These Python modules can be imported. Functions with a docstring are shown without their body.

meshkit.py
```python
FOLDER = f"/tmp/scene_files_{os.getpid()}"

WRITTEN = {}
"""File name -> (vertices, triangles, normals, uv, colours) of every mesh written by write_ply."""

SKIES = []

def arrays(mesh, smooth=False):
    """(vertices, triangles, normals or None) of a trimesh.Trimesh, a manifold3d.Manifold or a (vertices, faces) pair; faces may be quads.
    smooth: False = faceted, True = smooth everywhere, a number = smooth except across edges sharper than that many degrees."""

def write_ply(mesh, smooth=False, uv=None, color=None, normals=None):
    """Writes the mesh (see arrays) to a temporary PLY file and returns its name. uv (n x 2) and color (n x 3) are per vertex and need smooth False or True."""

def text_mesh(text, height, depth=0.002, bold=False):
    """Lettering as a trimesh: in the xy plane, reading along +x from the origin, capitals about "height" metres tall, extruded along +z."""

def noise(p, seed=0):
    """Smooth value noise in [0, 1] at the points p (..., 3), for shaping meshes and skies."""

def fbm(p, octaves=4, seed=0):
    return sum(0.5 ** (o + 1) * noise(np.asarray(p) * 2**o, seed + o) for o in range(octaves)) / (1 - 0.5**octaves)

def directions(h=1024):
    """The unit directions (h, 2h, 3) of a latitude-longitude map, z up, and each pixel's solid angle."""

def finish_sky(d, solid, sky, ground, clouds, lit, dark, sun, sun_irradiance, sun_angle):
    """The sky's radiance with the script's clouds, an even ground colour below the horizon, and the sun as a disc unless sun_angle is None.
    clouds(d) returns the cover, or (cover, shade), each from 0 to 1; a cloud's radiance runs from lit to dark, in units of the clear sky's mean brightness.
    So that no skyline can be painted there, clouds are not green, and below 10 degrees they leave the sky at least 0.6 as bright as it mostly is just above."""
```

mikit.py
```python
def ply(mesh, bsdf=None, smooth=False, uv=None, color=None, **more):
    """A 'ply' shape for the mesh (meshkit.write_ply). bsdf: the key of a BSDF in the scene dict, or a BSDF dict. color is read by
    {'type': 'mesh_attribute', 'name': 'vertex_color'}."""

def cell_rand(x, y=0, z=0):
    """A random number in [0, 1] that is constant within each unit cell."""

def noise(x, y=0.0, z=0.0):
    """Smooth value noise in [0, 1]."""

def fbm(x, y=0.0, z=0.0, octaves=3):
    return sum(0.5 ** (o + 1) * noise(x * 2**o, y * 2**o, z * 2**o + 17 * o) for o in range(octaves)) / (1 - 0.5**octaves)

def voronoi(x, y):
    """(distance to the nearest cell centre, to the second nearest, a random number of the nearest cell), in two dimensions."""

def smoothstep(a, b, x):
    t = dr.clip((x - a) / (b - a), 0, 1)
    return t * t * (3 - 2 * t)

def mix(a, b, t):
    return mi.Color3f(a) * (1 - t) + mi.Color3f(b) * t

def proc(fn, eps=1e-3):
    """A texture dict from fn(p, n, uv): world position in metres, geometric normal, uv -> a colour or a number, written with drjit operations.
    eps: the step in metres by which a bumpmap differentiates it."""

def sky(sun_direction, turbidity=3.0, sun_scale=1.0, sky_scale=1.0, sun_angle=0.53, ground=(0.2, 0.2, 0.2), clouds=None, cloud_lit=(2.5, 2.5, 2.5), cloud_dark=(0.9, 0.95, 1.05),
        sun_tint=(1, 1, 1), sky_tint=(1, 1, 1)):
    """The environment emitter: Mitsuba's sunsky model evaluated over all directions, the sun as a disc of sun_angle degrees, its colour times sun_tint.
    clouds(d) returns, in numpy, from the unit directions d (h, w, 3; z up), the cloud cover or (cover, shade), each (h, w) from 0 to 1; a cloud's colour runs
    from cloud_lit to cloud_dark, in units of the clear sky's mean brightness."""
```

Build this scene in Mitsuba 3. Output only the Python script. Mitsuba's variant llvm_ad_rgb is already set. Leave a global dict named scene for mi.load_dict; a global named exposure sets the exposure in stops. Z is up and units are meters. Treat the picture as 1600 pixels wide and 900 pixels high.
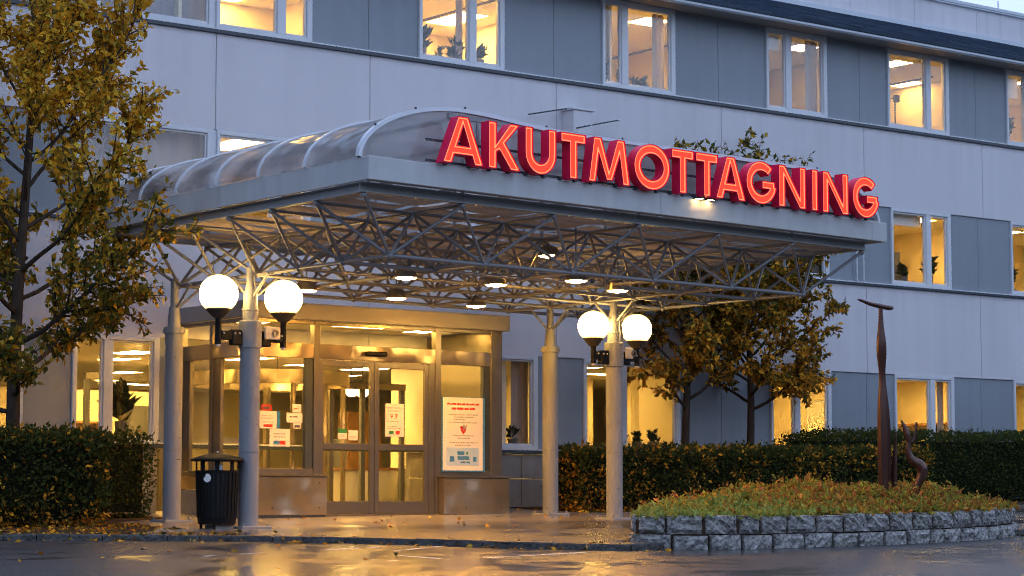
import math, random
import numpy as np, trimesh, drjit as dr, mitsuba as mi, mikit, meshkit
from shapely.geometry import LineString, Polygon, Point
from shapely.ops import unary_union
from mikit import noise, fbm, smoothstep, mix, cell_rand, voronoi

T4 = mi.ScalarTransform4f
scene, labels = {}, {}
rng = np.random.default_rng(7)
random.seed(7)

# ------------------------------------------------------------------ camera, sky, exposure
exposure = 4.1
CAM = np.array([0.0, 0.0, 0.6])
scene['camera'] = {'type': 'perspective', 'fov': 25.26, 'fov_axis': 'x', 'near_clip': 0.1, 'far_clip': 400.0,
                   'to_world': T4().look_at(origin=CAM.tolist(), target=(CAM + np.array([0.612725, 0.784756, 0.093415])).tolist(), up=[0, 0, 1])}


def overcast(d):
    n = meshkit.fbm(d * np.array([3.0, 3.0, 7.0]), 3, 5)
    west = d @ np.array([0.42, -0.90, 0.0])          # the side where the sun went down stays brighter
    return np.ones(d.shape[:2]), np.clip(0.50 - 0.50 * west + 0.5 * (n - 0.45), 0, 1)


# dusk: the sun is down behind the cloud; only a faint blue sky light is left
scene['sky'] = mikit.sky([-0.6, -0.75, 0.12], turbidity=3, sun_scale=0.0, sky_scale=1.0, sun_angle=12, ground=(0.06, 0.06, 0.07),
                         clouds=overcast, cloud_lit=(1.50, 1.88, 2.70), cloud_dark=(0.70, 0.95, 1.56))
SKYK = 'sky'


# ------------------------------------------------------------------ helpers
used = {}


def key(base):
    n = used.get(base, 0)
    used[base] = n + 1
    return base if n == 0 else f'{base}_{n:03d}'


def tag(k, label=None, cat=None, group=None, kind=None):
    d = labels.setdefault(k, {})
    for a, b in (('label', label), ('category', cat), ('group', group), ('kind', kind)):
        if b:
            d[a] = b


def thing(base, label, cat, group=None, kind=None):
    k = key(base)
    tag(k, label, cat, group, kind)
    return k


def put(base, mesh, mat, parent=None, smooth=False, label=None, cat=None, group=None, kind=None, emit=None, weight=None, color=None):
    k = key((parent + '__' if parent else '') + base)
    more = {}
    if emit is not None:
        more['emitter'] = {'type': 'area', 'radiance': {'type': 'rgb', 'value': list(map(float, emit))}}
        if weight is not None:
            more['emitter']['sampling_weight'] = float(weight)
    scene[k] = mikit.ply(mesh, mat, smooth=smooth, color=color, **more)
    if label or cat or kind or group:
        tag(k, label, cat, group, kind)
    return k


BF = np.array([[0, 2, 1], [0, 3, 2], [4, 5, 6], [4, 6, 7], [0, 1, 5], [0, 5, 4], [1, 2, 6], [1, 6, 5], [2, 3, 7], [2, 7, 6], [3, 0, 4], [3, 4, 7]])


def box(x0, x1, y0, y1, z0, z1):
    return np.array([[x0, y0, z0], [x1, y0, z0], [x1, y1, z0], [x0, y1, z0], [x0, y0, z1], [x1, y0, z1], [x1, y1, z1], [x0, y1, z1]], float), BF


def cbox(x0, x1, y0, y1, z0, z1, c=0.006):
    """box with chamfered edges"""
    c = min(c, (x1 - x0) / 3, (y1 - y0) / 3, (z1 - z0) / 3)
    p = []
    for sx, x in ((1, x0), (-1, x1)):
        for sy, y in ((1, y0), (-1, y1)):
            for sz, z in ((1, z0), (-1, z1)):
                p += [[x, y + sy * c, z + sz * c], [x + sx * c, y, z + sz * c], [x + sx * c, y + sy * c, z]]
    h = trimesh.convex.convex_hull(np.array(p))
    return np.array(h.vertices), np.array(h.faces)


def cat_(ms):
    V, F, n = [], [], 0
    for v, f in ms:
        V.append(v); F.append(np.asarray(f) + n); n += len(v)
    return np.vstack(V), np.vstack(F)


def tri(m):
    return np.array(m.vertices), np.array(m.faces)


def frame_of(t):
    t = t / np.linalg.norm(t)
    a = np.cross(t, [0, 0, 1.0] if abs(t[2]) < 0.9 else [1.0, 0, 0])
    a /= np.linalg.norm(a)
    return a, np.cross(t, a)


def tube(pts, r, n=8, caps=True, ell=None):
    p = np.asarray(pts, float)
    r = np.broadcast_to(np.asarray(r, float), (len(p),))
    t = np.gradient(p, axis=0)
    a0, b0 = frame_of(p[-1] - p[0])
    ang = np.arange(n) * 2 * np.pi / n
    V = []
    for i in range(len(p)):
        ti = t[i] / np.linalg.norm(t[i])
        a = a0 - ti * (a0 @ ti); a /= np.linalg.norm(a)
        b = np.cross(ti, a)
        ra, rb = (r[i], r[i]) if ell is None else (r[i] * ell[0], r[i] * ell[1])
        V.append(p[i] + ra * np.cos(ang)[:, None] * a + rb * np.sin(ang)[:, None] * b)
    V = np.vstack(V)
    F = []
    for i in range(len(p) - 1):
        j = np.arange(n); k = (j + 1) % n
        F += [np.stack([i * n + j, i * n + k, (i + 1) * n + k], 1), np.stack([i * n + j, (i + 1) * n + k, (i + 1) * n + j], 1)]
    if caps:
        V = np.vstack([V, p[0], p[-1]])
        m = len(V)
        j = np.arange(n); k = (j + 1) % n
        F += [np.stack([k, j, 0 * j + m - 2], 1), np.stack([(len(p) - 1) * n + j, (len(p) - 1) * n + k, 0 * j + m - 1], 1)]
    return V, np.vstack(F)


def lathe(prof, n=32, c=(0, 0, 0), flute=None):
    prof = np.asarray(prof, float)
    ang = np.arange(n) * 2 * np.pi / n
    k = np.ones(n) if flute is None else flute(ang)
    V = np.vstack([np.stack([r * k * np.cos(ang), r * k * np.sin(ang), 0 * ang + z], 1) for r, z in prof]) + np.asarray(c, float)
    F = []
    for i in range(len(prof) - 1):
        j = np.arange(n); q = (j + 1) % n
        F += [np.stack([i * n + j, i * n + q, (i + 1) * n + q], 1), np.stack([i * n + j, (i + 1) * n + q, (i + 1) * n + j], 1)]
    return V, np.vstack(F)


def extrude(poly, d):
    gs = getattr(poly, 'geoms', [poly])
    return cat_([tri(trimesh.creation.extrude_polygon(g, d, engine='earcut')) for g in gs if g.area > 1e-7])


def xf(m, M):
    v, f = m
    M = np.asarray(M, float)
    f = np.asarray(f)
    if np.linalg.det(M[:3, :3]) < 0:
        f = f[:, ::-1]
    return v @ M[:3, :3].T + M[:3, 3], f


def basis(o, ex, ey, ez):
    M = np.eye(4)
    M[:3, 0], M[:3, 1], M[:3, 2], M[:3, 3] = ex, ey, ez, o
    return M


def onfacing(m, x, y, z):
    """mesh drawn in the xy plane (extruded +z) placed upright facing -Y, lower left corner at x, y, z"""
    return xf(m, basis([x, y, z], [1, 0, 0], [0, 0, 1], [0, -1, 0]))


def rgb(c):
    return {'type': 'rgb', 'value': list(c)}


def two(b):
    return {'type': 'twosided', 'bsdf': b}


def prin(c, rough=0.5, metal=0.0, spec=0.5, **k):
    return {'type': 'principled', 'base_color': c if isinstance(c, dict) else rgb(c), 'roughness': rough, 'metallic': metal, 'specular': spec, **k}


def P(fn, eps=1e-3):
    return mikit.proc(fn, eps)


# ------------------------------------------------------------------ materials
def f_wall(p, n, uv):
    s = fbm(p.x * 0.7, p.z * 0.5, p.y * 0.7, 4)
    streak = fbm(p.x * 5.0, p.z * 0.25, 3.0, 3)
    fine = noise(p.x * 60, p.z * 60, p.y * 60)
    zz = dr.select(p.z > 6.0, 8.36 - p.z, 5.05 - p.z)
    drip = smoothstep(0.55, 0.85, noise(p.x * 9.0, 3.0, 1.0)) * dr.exp(-dr.maximum(zz, 0.0) * 1.6)
    panel = cell_rand(dr.floor((p.x - 1.4) / 4.19), dr.floor(p.z / 3.3), 2)
    k = 0.93 + 0.12 * (s - 0.5) + 0.07 * (streak - 0.5) + 0.03 * (fine - 0.5) - 0.05 * drip + 0.05 * (panel - 0.5)
    return mi.Color3f(0.60, 0.585, 0.61) * k


def f_grey(p, n, uv):
    s = fbm(p.x * 0.9, p.z * 0.6, p.y, 3)
    st = fbm(p.x * 7.0, p.z * 0.3, 1.0, 3)
    return mi.Color3f(0.222, 0.25, 0.28) * (0.90 + 0.14 * (s - 0.5) + 0.14 * (st - 0.5) + 0.1)


def f_plinth(p, n, uv):
    s = fbm(p.x * 4, p.z * 4, p.y * 4, 4)
    sp = noise(p.x * 90, p.z * 90, p.y * 90)
    st = fbm(p.x * 6, p.z * 0.5, 7.0, 3)
    return mi.Color3f(0.25, 0.235, 0.215) * (0.72 + 0.35 * s + 0.25 * (sp - 0.5) + 0.3 * (st - 0.5))


def f_road(p, n, uv):
    a = fbm(p.x * 0.35, p.y * 0.9, 2.0, 4)
    sp = noise(p.x * 130, p.y * 130, p.z * 130)
    return mi.Color3f(0.028, 0.027, 0.028) * (0.6 + 0.6 * a + 0.7 * (sp - 0.4))


def wetness(p):
    a = fbm(p.x * 0.45 + 3, p.y * 0.9, 5.0, 3)
    b = fbm(p.x * 2.3, p.y * 3.1, 9.0, 3)
    return smoothstep(0.40, 0.58, 0.62 * a + 0.38 * b)


def f_road_rough(p, n, uv):
    return 0.48 - 0.31 * wetness(p)


def f_road_bump(p, n, uv):
    dry = 1.0 - 0.72 * wetness(p)
    g = noise(p.x * 75, p.y * 75, 3.0) + 0.6 * noise(p.x * 150, p.y * 150, 8.0)
    return dry * g + 1.2 * fbm(p.x * 4, p.y * 6, 1.0, 2)


def f_pave(p, n, uv):
    a = fbm(p.x * 0.6, p.y * 0.8, 2.0, 4)
    sp = noise(p.x * 110, p.y * 110, 4.0)
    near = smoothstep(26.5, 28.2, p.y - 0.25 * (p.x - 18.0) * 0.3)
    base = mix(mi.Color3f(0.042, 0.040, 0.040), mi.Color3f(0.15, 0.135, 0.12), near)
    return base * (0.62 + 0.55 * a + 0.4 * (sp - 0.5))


def f_pave_rough(p, n, uv):
    return 0.48 - 0.36 * wetness(p)


def f_granite(p, n, uv):
    s = fbm(p.x * 9, p.y * 9, p.z * 9, 4)
    sp = noise(p.x * 120, p.y * 120, p.z * 120)
    moss = smoothstep(0.56, 0.7, fbm(p.x * 3, p.y * 3, p.z * 5, 3))
    m = fbm(p.x * 34, p.y * 34, p.z * 34, 2)
    c = mi.Color3f(0.295, 0.285, 0.275) * dr.maximum(0.14, 0.15 + 0.75 * s + 1.5 * (m - 0.42) + 0.5 * (sp - 0.5))
    return mix(c, mi.Color3f(0.075, 0.085, 0.05), 0.25 * moss)


def f_kerb(p, n, uv):
    return f_granite(p, n, uv) * 0.30


def f_paint(p, n, uv):
    w = smoothstep(0.38, 0.62, fbm(p.x * 5, p.y * 5, 1.0, 4))
    return mix(mi.Color3f(0.04, 0.04, 0.042), mi.Color3f(0.42, 0.42, 0.41), w)


def f_granite_b(p, n, uv):
    return fbm(p.x * 22, p.y * 22, p.z * 22, 4)


def f_bark(p, n, uv):
    return mi.Color3f(0.055, 0.042, 0.032) * (0.5 + 1.0 * fbm(p.x * 30, p.y * 30, p.z * 7, 3))


def f_soil(p, n, uv):
    return mi.Color3f(0.05, 0.036, 0.025) * (0.5 + fbm(p.x * 20, p.y * 20, p.z * 20, 3))


def f_bronze(p, n, uv):
    s = fbm(p.x * 30, p.y * 30, p.z * 2.5, 3)
    return mix(mi.Color3f(0.045, 0.018, 0.012), mi.Color3f(0.10, 0.045, 0.034), s)


def f_steel(p, n, uv):
    s = fbm(p.x * 3, p.y * 3, p.z * 1.5, 3)
    sp = smoothstep(0.90, 0.94, noise(p.x * 22, p.y * 22, p.z * 22))
    return mi.Color3f(0.25, 0.265, 0.29) * (0.86 + 0.25 * (s - 0.5)) * (1 - 0.55 * sp)


def f_brass(p, n, uv):
    s = fbm(p.x * 1.8, p.y * 1.8, p.z * 1.1, 3)
    return mi.Color3f(0.52, 0.43, 0.30) * (0.85 + 0.3 * (s - 0.5))


def f_brass_r(p, n, uv):
    return 0.14 + 0.22 * fbm(p.x * 2.2, p.y * 2.2, p.z * 1.4, 3)


def f_dent(p, n, uv):
    return noise(p.x * 2.3 + 4, p.y * 2.3, p.z * 1.3) + 0.25 * noise(p.x * 6, p.y * 6, p.z * 4)


def f_roof(p, n, uv):
    s = fbm(p.x * 1.4, p.y * 3, p.z * 3, 3)
    t = cell_rand(dr.floor(p.x / 0.32), dr.floor(p.z * 14), 0)
    return mi.Color3f(0.035, 0.055, 0.085) * (0.55 + 0.6 * s + 0.4 * t)


def f_carpet(p, n, uv):
    return mi.Color3f(0.30, 0.24, 0.16) * (0.8 + 0.3 * fbm(p.x * 3, p.y * 3, 1.0, 3))


def f_in(p, n, uv):
    return mi.Color3f(0.74, 0.66, 0.50) * (0.92 + 0.16 * (fbm(p.x * 0.9, p.y * 0.9, p.z * 0.9, 3) - 0.5))


def f_fascia(p, n, uv):
    s = fbm(p.x * 2, p.y * 2, p.z * 2, 3)
    st = fbm(p.x * 8, p.y * 8, p.z * 0.6, 3)
    return mi.Color3f(0.46, 0.475, 0.475) * (0.9 + 0.12 * (s - 0.5) + 0.18 * (st - 0.5))


def f_poly_r(p, n, uv):
    return 0.05 + 0.10 * fbm(p.x * 1.5, p.y * 1.5, p.z * 2, 2)


def f_poly_c(p, n, uv):
    st = fbm(p.x * 1.1 + p.z * 2, p.y * 2.5, 2.0, 4)
    return mi.Color3f(0.62, 0.60, 0.60) * (0.25 + 1.25 * st)


def f_ceilsheet(p, n, uv):
    return mi.Color3f(0.50, 0.41, 0.33) * (0.55 + 0.8 * fbm(p.x * 1.5, p.y * 2.5, 4.0, 3))


def f_poly_b(p, n, uv):
    return fbm(p.x * 2.2, p.y * 2.2, p.z * 3.0, 2)


M = {
    'm_wall': two(prin(P(f_wall), 0.75, 0, 0.3)),
    'm_grey': two(prin(P(f_grey), 0.45, 0, 0.4)),
    'm_plinth': two({'type': 'bumpmap', 'bsdf': prin(P(f_plinth), 0.7, 0, 0.4), 'tex': P(f_granite_b), 'scale': 0.006}),
    'm_frame': two(prin((0.55, 0.57, 0.60), 0.35, 0, 0.5)),
    'm_dark': two(prin((0.035, 0.045, 0.055), 0.4, 0, 0.5)),
    'm_soffit': two(prin((0.20, 0.19, 0.18), 0.6)),
    'm_gutter': two(prin((0.42, 0.47, 0.52), 0.3, 0, 0.6)),
    'm_roof': two(prin(P(f_roof), 0.28, 0, 0.6)),
    'm_glass': {'type': 'thindielectric'},
    'm_in': two({'type': 'diffuse', 'reflectance': P(f_in)}),
    'm_in_ceil': two({'type': 'diffuse', 'reflectance': rgb((0.78, 0.75, 0.68))}),
    'm_in_dark': two({'type': 'diffuse', 'reflectance': rgb((0.12, 0.12, 0.13))}),
    'm_in_floor': two(prin(P(f_carpet), 0.35)),
    'm_curtain': two({'type': 'diffuse', 'reflectance': rgb((0.24, 0.23, 0.24))}),
    'm_curtain_warm': two({'type': 'diffuse', 'reflectance': rgb((0.40, 0.33, 0.28))}),
    'm_lampoff': two(prin((0.05, 0.05, 0.05), 0.5)),
    'm_steel': two(prin(P(f_steel), 0.38, 0.0, 0.5)),
    'm_truss': two(prin((0.21, 0.215, 0.23), 0.40, 0.1, 0.5)),
    'm_beam': two(prin((0.26, 0.265, 0.265), 0.45, 0.0, 0.5)),
    'm_fascia': two(prin(P(f_fascia), 0.38, 0.0, 0.5)),
    'm_rib': two(prin((0.58, 0.61, 0.66), 0.3, 0.2, 0.5)),
    'm_poly': {'type': 'bumpmap', 'scale': 0.05, 'tex': P(f_poly_b, 0.01),
               'bsdf': {'type': 'principledthin', 'base_color': P(f_poly_c), 'roughness': P(f_poly_r), 'spec_trans': 0.62, 'diff_trans': 0.40, 'eta': 1.5}},
    'm_ceilsheet': {'type': 'principledthin', 'base_color': P(f_ceilsheet), 'roughness': 0.35, 'spec_trans': 0.04, 'diff_trans': 0.35, 'eta': 1.5},
    'm_clearpoly': {'type': 'principledthin', 'base_color': rgb((0.78, 0.79, 0.82)), 'roughness': 0.10, 'spec_trans': 0.72, 'diff_trans': 0.8, 'eta': 1.5},
    'm_brass': two({'type': 'bumpmap', 'bsdf': prin(P(f_brass), P(f_brass_r), 0.85, 0.5), 'tex': P(f_dent, 0.01), 'scale': 0.09}),
    'm_alu': two(prin((0.22, 0.195, 0.16), 0.32, 0.8, 0.5)),
    'm_black': two(prin((0.006, 0.006, 0.006), 0.5, 0, 0.18)),
    'm_cup': two(prin((0.05, 0.045, 0.035), 0.4, 0, 0.5)),
    'm_cream': two(prin((0.6, 0.55, 0.42), 0.4)),
    'm_globe': two({'type': 'diffuse', 'reflectance': rgb((0.8, 0.78, 0.7))}),
    'm_letter_side': two(prin((0.72, 0.008, 0.07), 0.45, 0, 0.2)),
    'm_letter_face': two(prin((0.22, 0.006, 0.005), 0.6, 0, 0.2)),
    'm_road': two({'type': 'bumpmap', 'bsdf': prin(P(f_road), P(f_road_rough), 0, 0.5), 'tex': P(f_road_bump, 0.003), 'scale': 0.0018}),
    'm_pave': two({'type': 'bumpmap', 'bsdf': prin(P(f_pave), P(f_pave_rough), 0, 0.4), 'tex': P(f_road_bump, 0.003), 'scale': 0.0014}),
    'm_paint': two(prin(P(f_paint), 0.4, 0, 0.4)),
    'm_kerb': two({'type': 'bumpmap', 'bsdf': prin(P(f_kerb), 0.45, 0, 0.4), 'tex': P(f_granite_b), 'scale': 0.01}),
    'm_granite': two({'type': 'bumpmap', 'bsdf': prin(P(f_granite), 0.55, 0, 0.5), 'tex': P(f_granite_b), 'scale': 0.022}),
    'm_soil': two({'type': 'diffuse', 'reflectance': P(f_soil)}),
    'm_bark': two({'type': 'diffuse', 'reflectance': P(f_bark)}),
    'm_bronze': two(prin(P(f_bronze), 0.32, 0.45, 0.6)),
    'm_leaf': {'type': 'principledthin', 'base_color': {'type': 'mesh_attribute', 'name': 'vertex_color'}, 'roughness': 0.45, 'spec_trans': 0.0, 'diff_trans': 0.6, 'eta': 1.4},
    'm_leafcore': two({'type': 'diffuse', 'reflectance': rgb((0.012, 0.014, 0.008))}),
    'm_paper': two({'type': 'diffuse', 'reflectance': rgb((0.72, 0.70, 0.66))}),
    'm_blue': two({'type': 'diffuse', 'reflectance': rgb((0.06, 0.20, 0.42))}),
    'm_paleblue': two({'type': 'diffuse', 'reflectance': rgb((0.42, 0.56, 0.72))}),
    'm_red': two({'type': 'diffuse', 'reflectance': rgb((0.55, 0.05, 0.04))}),
    'm_green': two({'type': 'diffuse', 'reflectance': rgb((0.05, 0.22, 0.09))}),
    'm_ink': two({'type': 'diffuse', 'reflectance': rgb((0.10, 0.10, 0.12))}),
    'm_inkgrey': two({'type': 'diffuse', 'reflectance': rgb((0.36, 0.34, 0.34))}),
    'm_wood': two(prin((0.26, 0.13, 0.05), 0.45)),
    'm_white': two(prin((0.72, 0.70, 0.66), 0.4)),
    'm_shade': two({'type': 'diffuse', 'reflectance': rgb((0.8, 0.7, 0.5))}),
    'm_plant': two({'type': 'diffuse', 'reflectance': rgb((0.03, 0.038, 0.016))}),
    'm_hill': two({'type': 'diffuse', 'reflectance': rgb((0.028, 0.03, 0.018))}),
    'm_foil': two(prin((0.55, 0.62, 0.70), 0.25, 0.3)),
}
scene.update(M)

# ------------------------------------------------------------------ ground: one sloping plane, road 0.1 m below the pavement
GB, GC = 0.012, 0.035


def gz(x, y):
    return 0.243 + GB * (np.clip(x, -30, 70) - 16.85) + GC * (np.clip(y, -12, 34) - 27.66)


def sheet(xs, ys, off):
    X, Y = np.meshgrid(xs, ys, indexing='ij')
    V = np.stack([X, Y, gz(X, Y) + off], -1).reshape(-1, 3)
    n, m = len(xs), len(ys)
    i, j = np.meshgrid(np.arange(n - 1), np.arange(m - 1), indexing='ij')
    a = (i * m + j).ravel()
    return V, np.vstack([np.stack([a, a + m, a + m + 1], 1), np.stack([a, a + m + 1, a + 1], 1)])


def ground_poly(pts, off):
    pl = Polygon(pts)
    v, f = trimesh.creation.triangulate_polygon(pl, engine='earcut')
    v = np.asarray(v)
    V = np.column_stack([v, gz(v[:, 0], v[:, 1]) + off])
    f = np.asarray(f)
    nn = np.cross(V[f[:, 1]] - V[f[:, 0]], V[f[:, 2]] - V[f[:, 0]])[:, 2]
    f[nn < 0] = f[nn < 0][:, ::-1]
    return V, f


xs = np.unique(np.concatenate([np.linspace(-150, -30, 4), np.linspace(-30, 70, 21), np.linspace(70, 170, 4)]))
ys = np.unique(np.concatenate([np.linspace(-120, -12, 4), np.linspace(-12, 34, 12), [60.0, 120.0]]))
put('road', sheet(xs, ys, -0.065), 'm_road', kind='structure', label='wet dark asphalt road in the foreground with warm reflections', cat='road')

KERB = np.array([(-10, 27.6), (6, 27.5), (10, 27.4), (12.9, 27.1), (14.4, 26.55), (15.5, 25.75), (16.8, 24.6), (17.8, 22.9), (18.85, 21.75), (19.7, 21.9), (21, 21.7), (23, 21.65), (24.7, 21.8), (26.2, 22.1), (27.3, 22.35), (28.4, 22.5), (29.5, 22.7), (33, 23.1), (60, 25.0)], float)
put('pavement', ground_poly(list(map(tuple, KERB)) + [(60, 33.2), (-10, 33.2)], 0.0), 'm_pave', kind='structure', label='wet pavement in front of the entrance', cat='pavement')

# kerb stones along the pavement edge
kerb = thing('kerb', 'low dark granite kerb along the edge of the wet pavement', 'kerb', kind='structure')
ls = LineString(KERB[2:-1])
s = 0.0
ki = 0
while s < ls.length - 0.3:
    L = 0.42 if ls.interpolate(s).x < 15 else 0.95
    e = min(s + L - 0.012, ls.length)
    a, b = np.array(ls.interpolate(s).coords[0]), np.array(ls.interpolate(e).coords[0])
    t = (b - a) / np.linalg.norm(b - a)
    nrm = np.array([-t[1], t[0]])
    w = 0.16
    dz = rng.uniform(-0.008, 0.012)
    pts = []
    for q, k in ((a, 0), (b, 0), (b, 1), (a, 1)):
        xy = q - nrm * (0.02) + nrm * w * k
        pts.append([xy[0], xy[1], gz(*xy)])
    pts = np.array(pts)
    lo, hi = pts - [0, 0, 0.2], pts + [0, 0, 0.012 + dz]
    ins = hi.copy()
    cen = hi.mean(0)
    mid = hi - [0, 0, 0.018]
    hi = cen + (hi - cen) * np.array([0.97, 0.97, 1])
    h = trimesh.convex.convex_hull(np.vstack([lo, mid, hi]))
    put('stone', tri(h), 'm_kerb', kerb)
    s += L

# painted bay lines on the road
marks = [((15.47, 23.53), (17.10, 24.0)), ((16.17, 23.04), (17.45, 23.66)), ((14.88, 21.8), (15.06, 21.35)), ((15.65, 22.22), (15.74, 21.3)), ((16.27, 21.36), (18.3, 21.75)), ((13.2, 23.0), (14.6, 23.4))]
lines = thing('painted_bay_lines', 'worn white painted parking lines on the wet road by the kerb', 'road marking', kind='structure')
for a, b in marks:
    a, b = np.array(a), np.array(b)
    t = (b - a) / np.linalg.norm(b - a)
    n_ = np.array([-t[1], t[0]]) * 0.05
    put('line', ground_poly([tuple(a - n_), tuple(b - n_), tuple(b + n_), tuple(a + n_)], -0.061), 'm_paint', lines)
# a darker resurfaced strip of asphalt nearest the camera
put('asphalt_patch', ground_poly([(4, 18), (12.6, 20.9), (15.3, 21.35), (18.0, 20.9), (19.6, 20.3), (24, 19.6), (24, 8), (4, 8)], -0.062), 'm_road', kind='structure', label='newer asphalt patch in the road nearest the camera', cat='road')

# wooded slope that closes the view on the far side of the car park, behind and beside the camera
hn, hm = 150, 9
V = []
for ph in np.linspace(math.radians(128), math.radians(400), hn):
    for k in range(hm):
        u = k / (hm - 1)
        rad_ = 58 + 30 * u
        x, y = 20 + rad_ * math.cos(ph), 25 + rad_ * math.sin(ph)
        hgt = 17.5 * min(1, u * 2.2) ** 1.2 * (0.72 + 0.5 * meshkit.fbm(np.array([[ph * 5, u * 2, 1.0]]), 4, 8)[0]) + (2.6 * rng.normal() * .45 if 0 < k else -0.6)
        V.append([x, y, float(gz(x, y)) - .15 + max(hgt, -.6)])
i, j = np.meshgrid(np.arange(hn - 1), np.arange(hm - 1), indexing='ij')
q0 = (i * hm + j).ravel()
put('wooded_hill', (np.array(V), np.vstack([np.stack([q0, q0 + hm, q0 + hm + 1], 1), np.stack([q0, q0 + hm + 1, q0 + 1], 1)])), 'm_hill', kind='structure')

# ------------------------------------------------------------------ the hospital building
YF = 32.5
bld = thing('hospital_building', 'long three storey hospital building with pale wall panels, grey strips and lit windows', 'building')
XL, XR = 7.0, 52.0
J_UP = [7.0, 10.7, 14.9, 19.15, 22.24, 26.42, 30.6, 34.64, 38.35, 42.5, 46.7, 52.0]
bands = [(3.25, 5.05, [7.0, 10.7, 14.9, 19.15, 22.24, 26.42, 30.57, 34.65, 38.2, 42.5, 46.7, 52.0]), (6.74, 8.36, J_UP)]
for z0, z1, js in bands:
    for a, b in zip(js[:-1], js[1:]):
        put('wall_panel', cbox(a + 0.006, b - 0.006, YF, YF + 0.12, z0, z1, 0.006), 'm_wall', bld)
    put('wall_backing', box(XL, XR, YF + 0.121, YF + 0.2, z0 + 0.002, z1 - 0.002), 'm_dark', bld)
# flashing strips under the window rows
for z0, z1 in ((1.47, 1.535), (5.05, 5.10), (8.36, 8.42)):
    put('sill_flashing', box(XL, XR, YF - 0.05, YF + 0.12, z0 + 0.002, z1), 'm_dark', bld)
    put('sill_trim', box(XL, XR, YF - 0.045, YF + 0.1, z1 + 0.001, z1 + 0.022), 'm_frame', bld)
# plinth of concrete slabs
px = XL
while px < XR:
    w = 0.62
    x0, x1 = px + 0.004, min(px + w, XR) - 0.004
    if not (17.9 < (x0 + x1) / 2 < 23.4):
        put('plinth_slab', cbox(x0, x1, YF + 0.01, YF + 0.14, 0.0, 1.02, 0.008), 'm_plinth', bld)
        put('plinth_slab', cbox(x0, x1, YF + 0.012, YF + 0.14, 1.028, 1.465, 0.008), 'm_plinth', bld)
    px += w

STRIPS = {'T': (8.445, 10.12), 'M': (5.125, 6.738), 'G': (1.56, 3.248)}
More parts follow.
